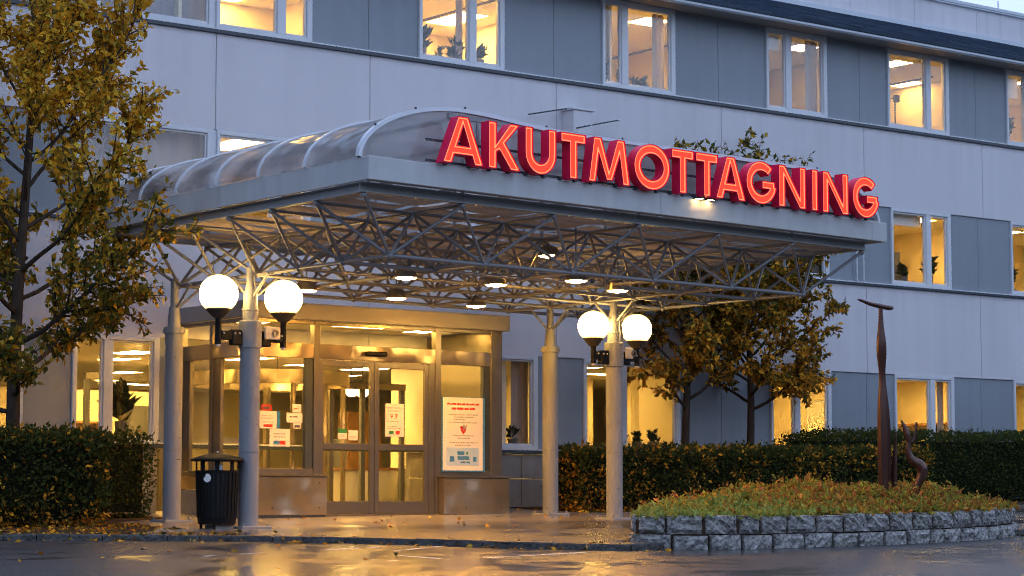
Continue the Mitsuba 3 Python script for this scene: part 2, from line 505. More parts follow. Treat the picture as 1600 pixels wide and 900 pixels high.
# x0, x1, mullion fraction, kind
WIN = {
    'T': [(8.9, 10.8, 0.62, 'dark'), (12.9, 14.8, 0.62, 'dark'), (16.92, 19.10, 0.0, 'dark'), (19.14, 21.03, 0.67, 'lit'), (23.29, 25.20, 0.62, 'lit'), (27.55, 29.39, 0.30, 'lit'), (31.85, 33.57, 0.36, 'dim'),
          (35.39, 37.30, 0.66, 'lit'), (39.20, 41.10, 0.36, 'lit'), (43.1, 45.0, 0.62, 'dark'), (47.0, 48.9, 0.36, 'dark')],
    'M': [(8.9, 10.8, 0.62, 'dark'), (12.9, 14.8, 0.62, 'dark'), (16.6, 19.10, 0.34, 'dark'), (19.18, 21.03, 0.62, 'lit'), (23.29, 25.20, 0.62, 'dark'), (27.55, 29.39, 0.3, 'dark'), (31.85, 33.57, 0.36, 'dark'),
          (35.43, 37.28, 0.62, 'lit'), (39.25, 41.1, 0.36, 'lit'), (43.1, 45.0, 0.62, 'dark'), (47.0, 48.9, 0.36, 'dark')],
    'G': [(9.2, 11.1, 0.62, 'dark'), (13.75, 15.78, 0.62, 'hall'), (16.62, 18.16, 0.40, 'hall'), (24.05, 25.97, 0.45, 'hall'), (27.07, 29.46, 0.40, 'hall'), (31.88, 33.58, 0.43, 'hall'),
          (35.46, 37.30, 0.63, 'hall'), (39.25, 41.1, 0.36, 'hall'), (43.1, 45.0, 0.62, 'dark'), (47.0, 48.9, 0.36, 'dark')],
}
SPLIT = {'T': [22.22, 26.38, 30.56, 34.57, 38.2, 42.4], 'M': [22.22, 26.38, 30.56, 34.3, 38.2, 42.4], 'G': [26.4, 30.57, 34.65, 38.2, 42.4]}


def window(z0, z1, x0, x1, fr):
    w = put('window', cat_([box(x0, x1, YF + 0.10, YF + 0.13, z0, z0 + 0.03), box(x0, x1, YF + 0.10, YF + 0.13, z1 - 0.03, z1)]), 'm_frame', bld)
    fw = 0.055
    yo, yi = YF - 0.015, YF + 0.099
    bars = [cbox(x0, x0 + fw, yo, yi, z0, z1), cbox(x1 - fw - 0.05, x1, yo, yi, z0, z1),
            cbox(x0 + fw + 0.001, x1 - fw - 0.051, yo, yi, z0, z0 + 0.06), cbox(x0 + fw + 0.001, x1 - fw - 0.051, yo, yi, z1 - 0.07, z1)]
    put('frame', cat_(bars), 'm_frame', w)
    xa, xb = x0 + fw, x1 - fw - 0.05
    cells = [(xa, xb)]
    if fr > 0:
        xm = x0 + (x1 - x0) * fr
        put('mullion', cbox(xm - 0.075, xm + 0.075, yo + 0.004, yi, z0 + 0.061, z1 - 0.071), 'm_frame', w)
        cells = [(xa, xm - 0.075), (xm + 0.075, xb)]
    for a, b in cells:
        s_ = 0.035
        bb = [cbox(a + .001, a + s_, YF + 0.015, yi - .01, z0 + 0.061, z1 - 0.071), cbox(b - s_, b - .001, YF + 0.015, yi - .01, z0 + 0.061, z1 - 0.071),
              cbox(a + s_ + .001, b - s_ - .001, YF + 0.015, yi - .01, z0 + 0.061, z0 + 0.061 + s_), cbox(a + s_ + .001, b - s_ - .001, YF + 0.015, yi - .01, z1 - 0.071 - s_, z1 - 0.071)]
        put('sash', cat_(bb), 'm_frame', w)
        y = YF + 0.05
        put('pane', (np.array([[a + s_, y, z0 + .061 + s_], [b - s_, y, z0 + .061 + s_], [b - s_, y, z1 - .071 - s_], [a + s_, y, z1 - .071 - s_]]), np.array([[0, 1, 2], [0, 2, 3]])), 'm_glass', w)
    return w


for st in 'TMG':
    z0, z1 = STRIPS[st]
    cur = XL
    stops = [(a, b, fr) for a, b, fr, k in WIN[st]]
    gaps = []
    for a, b, fr in stops:
        gaps.append((cur, a)); cur = b
    gaps.append((cur, XR))
    for a, b in gaps:
        if b - a < 0.1:
            if b - a > 0.005:
                put('grey_panel', box(a + .002, b - .002, YF + 0.02, YF + 0.12, z0 - .02, z1), 'm_frame', bld)
            continue
        cuts = [a] + [s_ for s_ in SPLIT[st] if a + 0.15 < s_ < b - 0.15] + [b]
        for c, d in zip(cuts[:-1], cuts[1:]):
            if st == 'G' and c > 18.1 and d < 24.1:
                d = 18.5
            if d - c > 0.05:
                put('grey_panel', cbox(c + 0.004, d - 0.004, YF + 0.035, YF + 0.12, z0 - .022, z1, 0.004), 'm_grey', bld)
    for a, b, fr, kd in WIN[st]:
        window(z0, z1, a, b, fr)

# wall edge pieces that close the strips to left and right of the entrance hall opening
put('grey_panel', box(23.52, 24.05, YF + 0.035, YF + 0.12, 1.54, 3.248), 'm_grey', bld)

LIT = (2.9, 1.68, .38)
LITG = (4.4, 2.55, .52)


def light_panel(x, y, z, w, d, col, weight, rot=0.0):
    c, s_ = math.cos(rot), math.sin(rot)
    q = np.array([[-w / 2, -d / 2], [w / 2, -d / 2], [w / 2, d / 2], [-w / 2, d / 2]]) @ np.array([[c, s_], [-s_, c]])
    v = np.column_stack([q[:, 0] + x, q[:, 1] + y, np.full(4, z)])
    put('ceiling_light', (v, np.array([[0, 2, 1], [0, 3, 2]])), 'm_lampoff', bld, emit=col, weight=weight)


def room(x0, x1, y1, z0, z1, kind='lit', y0=YF + 0.21):
    """the four inner walls, floor and ceiling of a room behind the facade (open towards the window)"""
    wall = 'm_in' if kind != 'dark' else 'm_in_dark'
    put('room_wall', cat_([box(x0 - .06, x0, y0, y1, z0, z1), box(x1, x1 + .06, y0, y1, z0, z1), box(x0 - .06, x1 + .06, y1, y1 + .06, z0, z1)]), wall, bld)
    put('room_ceiling', box(x0 - .06, x1 + .06, y0, y1 + .06, z1, z1 + .05), 'm_in_ceil' if kind != 'dark' else 'm_in_dark', bld)
    put('room_floor', box(x0 - .06, x1 + .06, y0, y1 + .06, z0 - .05, z0), 'm_in_floor' if kind != 'dark' else 'm_in_dark', bld)


# upper floor rooms
room(18.6, 24.0 - .8, 37.2, 7.4, 10.1)
room(23.3, 27.9, 37.2, 7.4, 10.1)
room(28.1 - .7, 31.6, 36.6, 7.4, 10.1)
room(31.75, 35.2, 36.6, 7.4, 10.1)
room(35.3, 39.3 - .2, 36.8, 7.4, 10.1)
room(39.2, 43.0, 36.6, 7.4, 10.1)
light_panel(21.9, 36.4, 10.09, 0.62, 1.22, LIT, .5)
light_panel(20.0, 34.2, 10.09, 0.62, 1.22, tuple(.55 * c for c in LIT), .5)
light_panel(26.45, 35.65, 10.09, 0.62, 1.22, tuple(1.5 * c for c in LIT), .5)
light_panel(24.3, 34.3, 10.09, 0.62, 1.22, LIT, .5)
light_panel(29.6, 33.5, 10.09, 0.62, 0.62, tuple(2.2 * c for c in LIT), .6)
light_panel(33.85, 33.52, 10.09, 0.55, 0.55, (2.4, 1.5, .58), .4)
light_panel(36.7, 33.5, 10.09, 0.5, 0.62, LIT, .5)
light_panel(38.7, 35.0, 10.09, 0.5, 0.75, tuple(.6 * c for c in LIT), .5)
light_panel(40.5, 33.6, 10.09, 0.6, 0.6, tuple(2 * c for c in LIT), .6)
# middle floor
room(19.1, 23.2, 36.6, 4.2, 6.72)
room(35.2, 39.1, 36.6, 4.2, 6.72)
room(39.2, 43.0, 36.6, 4.2, 6.72)
light_panel(20.1, 33.6, 6.71, 0.6, 1.2, LIT, .5)
light_panel(37.4, 33.6, 6.71, 0.55, 0.7, tuple(2.6 * c for c in LIT), .7)
light_panel(40.7, 33.7, 6.71, 0.4, 0.4, tuple(4 * c for c in LIT), .7)
# unlit rooms: closed curtains a little behind the glass
for st in 'TM':
    z0, z1 = STRIPS[st]
    for a, b, fr, kd in WIN[st]:
        if kd == 'dark':
            n_ = int((b - a) / 0.03)
            xx = np.linspace(a - .05, b + .05, n_)
            yy = YF + 0.34 + 0.008 * np.sin(xx * 31) + 0.008 * np.sin(xx * 13)
            V = np.vstack([np.column_stack([xx, yy, np.full(n_, z0 - .05)]), np.column_stack([xx, yy, np.full(n_, z1 + .05)])])
            i = np.arange(n_ - 1)
            put('curtain', (V, np.vstack([np.stack([i, i + 1, i + 1 + n_], 1), np.stack([i, i + 1 + n_, i + n_], 1)])), 'm_curtain' if st == 'T' else 'm_curtain_warm', bld, smooth=True)
# wall closing the back of the facade strips between rooms
for st, zz in (('T', (8.4, 10.12)), ('M', (5.08, 6.74))):
    put('wall_backing', cat_([box(XL, 18.5, YF + .45, YF + .5, *zz), box(43.1, XR, YF + .45, YF + .5, *zz)] + ([box(23.3, 35.1, YF + .45, YF + .5, *zz)] if st == 'M' else [])), 'm_in_dark', bld)

# blinds, side curtains and curtain rails that differ from window to window
for x0, x1, z0, z1, y in ((31.93, 32.40, 9.72, 10.02, .2), (39.3, 39.82, 9.55, 10.02, .2), (35.55, 36.55, 6.42, 6.66, .2)):
    put('roller_blind', cbox(x0, x1, YF + y, YF + y + .012, z0, z1, .002), 'm_white', bld)
for x0, x1, z0, z1 in ((29.02, 29.34, 8.45, 10.05), (24.28, 24.44, 8.45, 10.05), (35.50, 35.78, 5.1, 6.7), (33.2, 33.55, 8.45, 10.05), (40.7, 41.1, 8.45, 10.05), (25.55, 25.95, 1.5, 3.25), (38.05 - 1.0, 38.2 - .95, 1.5, 3.25)):
    n_ = 24
    xx = np.linspace(x0, x1, n_)
    yy = YF + .26 + .010 * np.sin(np.linspace(0, 15, n_))
    V = np.vstack([np.column_stack([xx, yy, np.full(n_, z0)]), np.column_stack([xx, yy, np.full(n_, z1)])])
    i = np.arange(n_ - 1)
    put('side_curtain', (V, np.vstack([np.stack([i, i + 1, i + 1 + n_], 1), np.stack([i, i + 1 + n_, i + n_], 1)])), 'm_curtain_warm', bld, smooth=True)
for x, y0_, y1_, z in ((25.6, 33.0, 37.0, 9.93), (30.9, 33.2, 36.4, 9.9), (37.8, 33.4, 36.6, 9.9), (21.3, 33.3, 37.0, 9.93)):
    put('curtain_rail', box(x, x + .03, y0_, y1_, z, z + .04), 'm_in_dark', bld)
iv = thing('drip_stand', 'thin drip stand behind the top floor window at the upper right', 'stand')
put('pole', tube([[37.9, 34.6, 7.42], [37.9, 34.6, 9.62]], .018, 8), 'm_alu', iv)
put('hook', cat_([tube([[37.78, 34.6, 9.6], [38.02, 34.6, 9.6]], .014, 6), tube([[37.9, 34.6, 9.0], [38.3, 34.6, 9.02]], .014, 6)]), 'm_alu', iv)
put('pump', cbox(37.84, 37.96, 34.5, 34.6, 9.52, 9.68, .01), 'm_in_dark', iv)

# ground floor hall
HZ0, HZ1 = 0.42, 3.30
HX0, HX1, HY1 = 13.2, 43.2, 49.0
put('room_wall', cat_([box(HX0 - .1, HX0, YF + .21, HY1, HZ0, HZ1), box(HX1, HX1 + .1, YF + .21, HY1, HZ0, HZ1), box(HX0, HX1, HY1, HY1 + .1, HZ0, HZ1)]), 'm_in', bld)
put('room_ceiling', box(HX0 - .1, HX1 + .1, YF + .21, HY1 + .1, HZ1, HZ1 + .08), 'm_in_ceil', bld)
put('room_floor', box(HX0 - .1, HX1 + .1, YF + .0, HY1 + .1, HZ0 - .1, HZ0), 'm_in_floor', bld)
# partitions that the windows look onto
parts = [box(25.3, 25.4, YF + .21, 36.2, HZ0, HZ1), box(30.6, 30.7, YF + .21, 35.0, HZ0, HZ1), box(34.9, 35.0, YF + .21, 41, HZ0, HZ1), box(38.9, 39.0, YF + .21, 41, HZ0, HZ1),
         box(30.0, 32.4, 38.6, 38.7, HZ0, HZ1), box(33.3, 34.9, 38.6, 38.7, HZ0, HZ1), box(31.0, 34.9, 35.6, 35.7, HZ0, HZ1), box(35.0, 38.9, 36.9, 37.0, HZ0, HZ1), box(39, 43.2, 36.4, 36.5, HZ0, HZ1),
         box(25.4, 26.6, 36.1, 36.2, HZ0, HZ1)]
for q_ in parts:
    put('partition_wall', q_, 'm_in', bld)
for x, y, w, d, r in ((20.0, 36.7, 0.62, 1.0, 0), (20.7, 38.6, .5, .8, 0), (22.9, 42.7, .5, 1.2, 0), (24.1, 45.0, .5, 1.2, 0), (25.2, 46.6, 1.2, .5, 0), (23.6, 43.9, .5, .9, 0), (17.2, 35.0, .5, .9, 0),
                      (21.2, 34.4, 1.1, .5, 0), (24.4, 38.0, .5, .5, 0), (27.2, 40.6, .5, .5, 0), (26.7, 36.0, .5, .5, 0), (22.3, 39.5, .6, .6, 0),
                      (23.4, 35.6, .6, 1.0, 0), (26.2, 38.4, .6, 1.0, 0), (22.6, 37.0, .5, 1.0, 0), (19.0, 34.0, .6, .6, 0),
                      (32.9, 37.5, .7, .35, 0), (31.0, 36.9, .8, .4, 0), (29.3, 35.2, .7, .4, 0), (32.9, 34.2, 1.2, .5, 0), (37.6, 33.95, .8, .4, 0), (36.3, 35.2, .6, .6, 0), (40.8, 34.4, 1.0, .5, 0)):
    light_panel(x, y, HZ1 - .008, w, d, LITG, .6)

# eaves, roof and the set-back top wall
put('soffit', box(XL, XR, 31.95, YF + .2, 10.125, 10.17), 'm_soffit', bld)
gut = np.array([[31.87, 10.125], [31.90, 10.10], [31.95, 10.10], [31.95, 10.165], [31.87, 10.165]])
m_ = trimesh.creation.extrude_polygon(Polygon(gut), XR - XL, engine='earcut')
put('gutter', xf(tri(m_), basis([XL, 0, 0], [0, 1, 0], [0, 0, 1], [1, 0, 0])), 'm_gutter', bld)
rf = []
a, b = np.array([31.85, 10.175]), np.array([34.45, 11.28])
nC = 15
for i in range(nC):
    p0, p1 = a + (b - a) * i / nC, a + (b - a) * (i + 1.12) / nC
    up = np.array([-(b - a)[1], (b - a)[0]]); up /= np.linalg.norm(up)
    xs_ = np.arange(XL, XR + .01, 1.5)
    for q in range(len(xs_) - 1):
        lift = 0.010 + rng.uniform(0, .006)
        x0, x1 = xs_[q] + (i % 2) * .6, xs_[q + 1] + (i % 2) * .6 - .012
        t0, t1 = p0 + up * (lift + .012), p1 + up * 0.002
        V = np.array([[x0, *p0], [x1, *p0], [x1, *p1], [x0, *p1], [x0, *t0], [x1, *t0], [x1, *t1], [x0, *t1]])
        rf.append((V, BF))
roofk = put('roof', cat_(rf), 'm_roof', bld)
put('ridge_trim', cat_([box(XL, XR, 34.38, 34.55, 11.26, 11.36)]), 'm_gutter', roofk)
jx = np.arange(XL, XR, 2.1)
for x in jx:
    put('top_wall_panel', cbox(x + .005, min(x + 2.1, XR) - .005, 34.5, 34.7, 11.2, 12.02, .005), 'm_wall', bld)
put('parapet_cap', cat_([box(XL, XR, 34.42, 34.8, 12.021, 12.09), box(XL, XR, 34.44, 34.78, 11.985, 12.02)]), 'm_gutter', bld)
put('top_roof', box(XL, XR, 34.71, 46, 11.9, 12.0), 'm_dark', bld)
put('gable_wall', cat_([box(XL - .1, XL - .001, YF, 46, -0.5, 11.9), box(XR + .001, XR + .1, YF, 46, -.5, 11.9)]), 'm_wall', bld)
put('lightning_rod', tube([[41.5, 34.6, 12.09], [41.5, 34.6, 12.32]], .012, 6), 'm_dark', bld)
# a ventilation box on the facade with two stay rods
vb = thing('wall_vent_box', 'small pale vent box on the facade above the red letters', 'vent')
put('housing', cbox(26.55, 27.0, YF - .35, YF - .002, 7.3, 7.82, .01), 'm_wall', vb)
put('lid', cbox(26.5, 27.05, YF - .38, YF - .002, 7.825, 7.86, .006), 'm_frame', vb)
put('rod', tube([[25.6, YF - .2, 7.65], [26.54, YF - .2, 7.86]], .015, 6), 'm_dark', vb)
put('rod', tube([[26.6, YF - .36, 7.48], [27.66, YF - .3, 7.74]], .015, 6), 'm_dark', vb)
put('rod_tip', tri(trimesh.creation.icosphere(1, .035).apply_translation([27.68, YF - .3, 7.75])), 'm_frame', vb)

# ------------------------------------------------------------------ entrance vestibule
VX0, VX1, VY = 18.52, 23.52, 30.42
FZ = 0.40
ves = thing('entrance_vestibule', 'glazed metal entrance porch with double sliding doors projecting from the facade', 'entrance')
put('roof_fascia', cat_([cbox(VX0 - .08, VX1 + .10, VY - .12, VY - .04, 3.47, 3.73, .008), cbox(VX0 - .08, VX0 - .01, VY - .035, YF - .06, 3.47, 3.73, .008), cbox(VX1 + .03, VX1 + .10, VY - .035, YF - .06, 3.47, 3.73, .008)]), 'm_beam', ves)
put('roof', box(VX0 - .005, VX1 + .025, VY - .035, YF - .003, 3.50, 3.70), 'm_in_ceil', ves)
fy0, fy1 = VY - .03, VY + .10
posts = [(VX0, VX0 + .13), (19.76, 19.87), (22.14, 22.25), (23.28, VX1)]
for a, b in posts:
    put('post', cbox(a, b, fy0, fy1, .33, 3.468, .006), 'm_alu', ves)
bays = [(posts[i][1] + .001, posts[i + 1][0] - .001) for i in range(3)]


def pane(parent, a, b, y, z0, z1):
    return put('pane', (np.array([[a, y, z0], [b, y, z0], [b, y, z1], [a, y, z1]]), np.array([[0, 1, 2], [0, 2, 3]])), 'm_glass', parent)


for i, (a, b) in enumerate(bays):
    put('metal_band', cbox(a, b, fy0 + .012, fy1 - .01, 2.87, 3.105, .005), 'm_brass', ves)
    put('head_rail', cbox(a, b, fy0 + .01, fy1 - .005, 3.41, 3.466, .005), 'm_alu', ves)
    yb_, yt_ = VY + .045, VY + .020
    put('pane', (np.array([[a, yb_, 3.106], [b, yb_, 3.106], [b, yt_, 3.41], [a, yt_, 3.41]]), np.array([[0, 1, 2], [0, 2, 3]])), 'm_glass', ves)
    if i != 1:
        put('bottom_rail', cbox(a, b, fy0 + .008, fy1, 1.035, 1.13, .006), 'm_alu', ves)
        pane(ves, a, b, VY + .04, 1.13, 2.87)
        put('side_strip', cbox(b - .14, b, fy0 + .03, fy1 - .02, 1.131, 2.869, .004), 'm_dark', ves)
for a, b in ((18.45, 20.28 - .37), (22.20, VX1 + .03)):
    bx = put('base_box', cbox(a, b, VY - .20, VY - .032, .40, 1.0, .01), 'm_brass', ves)
    put('lip', cbox(a - .015, b + .015, VY - .225, VY - .033, 1.001, 1.033, .008), 'm_alu', bx)
    put('plinth', box(a + .02, b - .02, VY - .18, VY - .04, .2, .40), 'm_dark', bx)
    for rx in (a + .12, a + .45, b - .15):
        for rz in (.52, .9):
            put('rivet', tri(trimesh.creation.icosphere(1, .012).apply_translation([rx + rng.uniform(-.04, .04), VY - .202, rz])), 'm_dark', bx)
# sliding doors
for (a, b) in ((19.872, 20.94), (20.95, 22.02)):
    d = thing(ves + '__door', None, None)
    sw = .085
    put('frame', cat_([cbox(a, a + sw, VY + .0, VY + .06, .42, 2.86, .006), cbox(b - sw, b, VY, VY + .06, .42, 2.86, .006),
                       cbox(a + sw + .001, b - sw - .001, VY + .002, VY + .058, .42, .62, .006), cbox(a + sw + .001, b - sw - .001, VY + .002, VY + .058, 1.44, 1.54, .006),
                       cbox(a + sw + .001, b - sw - .001, VY + .002, VY + .058, 2.76, 2.86, .006)]), 'm_alu', d)
    pane(d, a + sw, b - sw, VY + .03, .62, 1.44)
    pane(d, a + sw, b - sw, VY + .03, 1.54, 2.76)
put('door_jamb', cbox(22.022, 22.138, fy0 + .02, fy1 + .03, .40, 2.869, .006), 'm_alu', ves)
put('threshold', cbox(19.87, 22.14, VY - .05, VY + .1, .30, .415, .006), 'm_alu', ves)
sn = put('door_sensor', cbox(20.73, 21.12, VY - .115, VY - .022, 2.95, 3.02, .012), 'm_black', ves)
put('status_light', tri(trimesh.creation.icosphere(1, .012).apply_translation([21.15, VY - .05, 3.0])), 'm_cream', sn)
# left side of the porch
sx0, sx1 = VX0 - .02, VX0 + .10
put('post', cbox(sx0, sx1, 31.42, 31.50, .33, 3.468, .005), 'm_alu', ves)
put('post', cbox(sx0, sx1, YF - .12, YF - .004, .33, 3.468, .005), 'm_alu', ves)
for a, b in ((VY + .104, 31.419), (31.501, YF - .121)):
    put('metal_band', cbox(sx0 + .01, sx1 - .01, a, b, 2.87, 3.105, .005), 'm_brass', ves)
    put('head_rail', cbox(sx0 + .01, sx1 - .01, a, b, 3.41, 3.466, .005), 'm_alu', ves)
    put('bottom_rail', cbox(sx0 + .01, sx1 - .01, a, b, 1.02, 1.10, .005), 'm_alu', ves)
    put('base_panel', cbox(sx0 + .015, sx1 - .01, a, b, .35, .80, .005), 'm_plinth', ves)
    put('base_panel', cbox(sx0 + .015, sx1 - .01, a, b, .81, 1.018, .005), 'm_brass', ves)
    x = VX0 + .04
    for z0, z1 in ((3.106, 3.41), (1.10, 2.87)):
        put('pane', (np.array([[x, a, z0], [x, b, z0], [x, b, z1], [x, a, z1]]), np.array([[0, 1, 2], [0, 2, 3]])), 'm_glass', ves)
    put('side_strip', cbox(sx0 + .03, sx1 - .02, b - .22, b - .001, 1.101, 2.869, .004), 'm_alu', ves)
# right side of the porch
put('side_wall', cat_([cbox(VX1 - .05, VX1 - .001, VY + .105, YF - .004, .33, 3.468, .005)]), 'm_alu', ves)
put('floor', box(VX0 + .101, VX1 - .06, VY + .105, YF - .005, .3, .42), 'm_in_floor', ves)
for x, y, w, d in ((19.3, 31.5, .55, .55), (21.3, 31.3, 1.0, .35), (22.7, 31.6, .45, .45)):
    v = np.array([[x - w / 2, y - d / 2, 3.494], [x + w / 2, y - d / 2, 3.494], [x + w / 2, y + d / 2, 3.494], [x - w / 2, y + d / 2, 3.494]])
    put('ceiling_light', (v, np.array([[0, 2, 1], [0, 3, 2]])), 'm_lampoff', ves, emit=LITG, weight=.8)


# notices on the glass
def words(parent, x, y, z, w, h, n, mat, lengths=None, seed=0):
    """a line of unreadable small print: a row of short dashes"""
    r_ = np.random.default_rng(seed)
    ms, c = [], 0.0
    while c < w - .4 * h:
        L = min(r_.uniform(1.2, 4.2) * h, w - c)
        ms.append(box(x + c, x + c + L, y - .0012, y, z, z + h))
        c += L + .55 * h
    return put('print', cat_(ms), mat, parent)


def sheet_on(x0, x1, z0, z1, y, t=.004):
    return cbox(x0, x1, y - t, y, z0, z1, .001)


yg = VY - .034
bp = thing('large_notice_poster', 'tall white notice board with red heading and blue edges on the right porch window', 'poster')
put('backing_board', cbox(22.245, 23.135, yg - .025, yg - .004, 1.10, 2.335, .003), 'm_blue', bp)
put('sheet', sheet_on(22.262, 23.085, 1.125, 2.328, yg - .026), 'm_paper', bp)
yp = yg - .0305
for zz, a, b, hh in ((2.205, 22.34, 23.02, .03), (2.125, 22.44, 22.92, .036)):
    words(bp, a, yp, zz, b - a, hh, 1, 'm_red', seed=int(zz * 1000))
for zz, a, b in ((2.035, 22.38, 22.98), (1.995, 22.48, 22.9), (1.955, 22.48, 22.72), (1.905, 22.38, 22.97), (1.69, 22.47, 22.90), (1.645, 22.55, 22.83), (1.575, 22.38, 22.99), (1.53, 22.5, 22.83)):
    words(bp, a, yp, zz, b - a, .017, 1, 'm_inkgrey', seed=int(zz * 1000))
bird = unary_union([Point(0, 0).buffer(.055), Polygon([(-.075, .05), (-.04, -.03), (.0, .06)]), Polygon([(.02, .02), (.075, .09), (.05, -.02)]), Polygon([(-.03, -.04), (0, -.085), (.03, -.04)])])
put('emblem', onfacing(extrude(bird, .0012), 22.68, yp, 1.80), 'm_red', bp)
put('emblem', onfacing(extrude(unary_union([Point(.012, .055).buffer(.026), LineString([(.0, .0), (.05, .03)]).buffer(.012)]), .0026), 22.68, yp - .0002, 1.80), 'm_inkgrey', bp)
put('picture', sheet_on(22.33, 23.0, 1.20, 1.50, yp, .0012), 'm_paleblue', bp)
for k_, (x, z, w, h) in enumerate(((22.56, 1.38, .14, .06), (22.56, 1.30, .3, .06), (22.62, 1.245, .2, .03), (22.4, 1.27, .09, .09), (22.88, 1.27, .07, .08))):
    words(bp, x, yp - .0015, z, w, h, 1, 'm_blue', seed=40 + k_)
put('print', onfacing(extrude(Point(0, 0).buffer(.022), .001), 22.76, yp - .0014, 1.41), 'm_green', bp)

dn = thing('door_notice', 'white notice with red numerals and green and red squares on the right door leaf', 'notice')
yd = VY + .022
put('sheet', sheet_on(21.165, 21.535, 1.66, 2.195, yd), 'm_paper', dn)
put('print', onfacing(tri(meshkit.text_mesh('9.9', .075, .0012, True)), 21.25, yd - .0045, 1.955), 'm_red', dn)
for zz, a, b in ((2.12, 21.2, 21.5), (2.07, 21.22, 21.47), (1.90, 21.2, 21.45), (1.82, 21.2, 21.4), (1.785, 21.2, 21.5)):
    words(dn, a, yd - .0045, zz, b - a, .013, 1, 'm_inkgrey', seed=int(zz * 777))
put('print', box(21.24, 21.33, yd - .0058, yd - .0045, 1.70, 1.755), 'm_green', dn)
put('print', box(21.37, 21.45, yd - .0058, yd - .0045, 1.70, 1.755), 'm_red', dn)

yl = VY + .036
n1 = thing('window_notice', 'white notice with a blue strip at its right edge on the left porch window', 'notice')
put('sheet', sheet_on(18.80, 19.11, 1.75, 2.02, yl), 'm_paper', n1)
put('strip', box(19.112, 19.17, yl - .004, yl, 1.75, 2.02), 'm_blue', n1)
words(n1, 18.87, yl - .0045, 1.77, .17, .045, 1, 'm_red', seed=5)
for z in (1.84, 1.9, 1.94):
    words(n1, 18.83, yl - .0045, z, .22, .013, 1, 'm_inkgrey', seed=int(z * 99))
n2 = thing('window_notice', 'lowest white notice, with a blue and red block, left porch window', 'notice')
put('sheet', sheet_on(18.98, 19.35, 1.47, 1.745, yl - .006), 'm_paper', n2)
put('print', box(19.05, 19.16, yl - .0115, yl - .0103, 1.50, 1.56), 'm_blue', n2)
put('print', box(19.16, 19.27, yl - .0115, yl - .0103, 1.50, 1.56), 'm_red', n2)
for z in (1.61, 1.66):
    words(n2, 19.05, yl - .0105, z, .22, .018, 1, 'm_inkgrey', seed=int(z * 99))
n3 = thing('window_notice', 'white sheet with a dark scribble, rightmost on the left porch window', 'notice')
put('sheet', sheet_on(19.29, 19.585, 1.85, 2.0, yl), 'm_paper', n3)
words(n3, 19.35, yl - .0045, 1.93, .15, .02, 1, 'm_ink', seed=12)
n4 = thing('window_notice', 'small white card topmost on the left porch window', 'notice')
put('sheet', sheet_on(19.40, 19.56, 2.01, 2.14, yl), 'm_paper', n4)
words(n4, 19.42, yl - .0045, 2.06, .1, .016, 1, 'm_red', seed=13)
n5 = thing('window_notice', 'small card with dark print under the scribbled sheet on the left porch window', 'notice')
put('sheet', sheet_on(19.42, 19.56, 1.755, 1.845, yl), 'm_paper', n5)
words(n5, 19.44, yl - .0045, 1.77, .1, .04, 1, 'm_ink', seed=14)
n6 = thing('window_notice', 'small dark picture card at the upper left of the left porch window notices', 'notice')
put('sheet', sheet_on(18.83, 19.02, 2.025, 2.12, yl), 'm_red', n6)
words(n6, 18.85, yl - .0045, 2.05, .15, .04, 1, 'm_ink', seed=15)
for q, (a, b, zt, lb) in enumerate(((20.25, 20.42, 1.61, 'green and white card low on the left door leaf beside a white card'), (20.45, 20.63, 1.59, 'plain white card low on the left door leaf near its inner edge'))):
    nn_ = thing('door_card', lb, 'notice')
    put('sheet', sheet_on(a, b, zt, zt + .16, yd), 'm_paper', nn_)
    if q == 0:
        put('strip', box(a, b, yd - .0055, yd - .0042, zt + .09, zt + .16), 'm_green', nn_)
    for z in (.03, .055):
        words(nn_, a + .02, yd - .0045, zt + z, .12, .011, 1, 'm_inkgrey', seed=50 + q)

# ------------------------------------------------------------------ things inside the hall
rv = thing('revolving_door', 'round inner door drum of metal posts under a curved ring inside the porch', 'door')
cx, cy, rr = 21.35, 34.3, 1.35
for a in np.radians([200, 228, 256, 284, 312, 340, 20, 60, 100, 150]):
    put('post', tube([[cx + rr * math.cos(a), cy + rr * math.sin(a), .42], [cx + rr * math.cos(a), cy + rr * math.sin(a), 2.62]], .045, 8), 'm_brass', rv)
put('ring', lathe([(rr - .06, 2.62), (rr + .07, 2.62), (rr + .07, 2.86), (rr - .06, 2.86), (rr - .06, 2.62)], 40, (cx, cy, 0)), 'm_brass', rv)
put('wing', cat_([box(cx - .02, cx + .02, cy - 1.2, cy + 1.2, .45, .52), box(cx - .02, cx + .02, cy - 1.2, cy - 1.12, .5, 2.6), box(cx - .03, cx + .03, cy - .03, cy + .03, .45, 2.6)]), 'm_alu', rv)
rd = thing('reception_desk', 'rounded white reception desk seen through the doors', 'desk')
put('body', lathe([(.95, .42), (1.0, .6), (1.06, 1.1), (1.06, 1.2)], 40, (24.6, 36.6, 0)), 'm_white', rd, smooth=30)
put('counter', lathe([(0.01, 1.2), (1.12, 1.2), (1.12, 1.25), (0.01, 1.25)], 40, (24.6, 36.6, 0)), 'm_wood', rd)
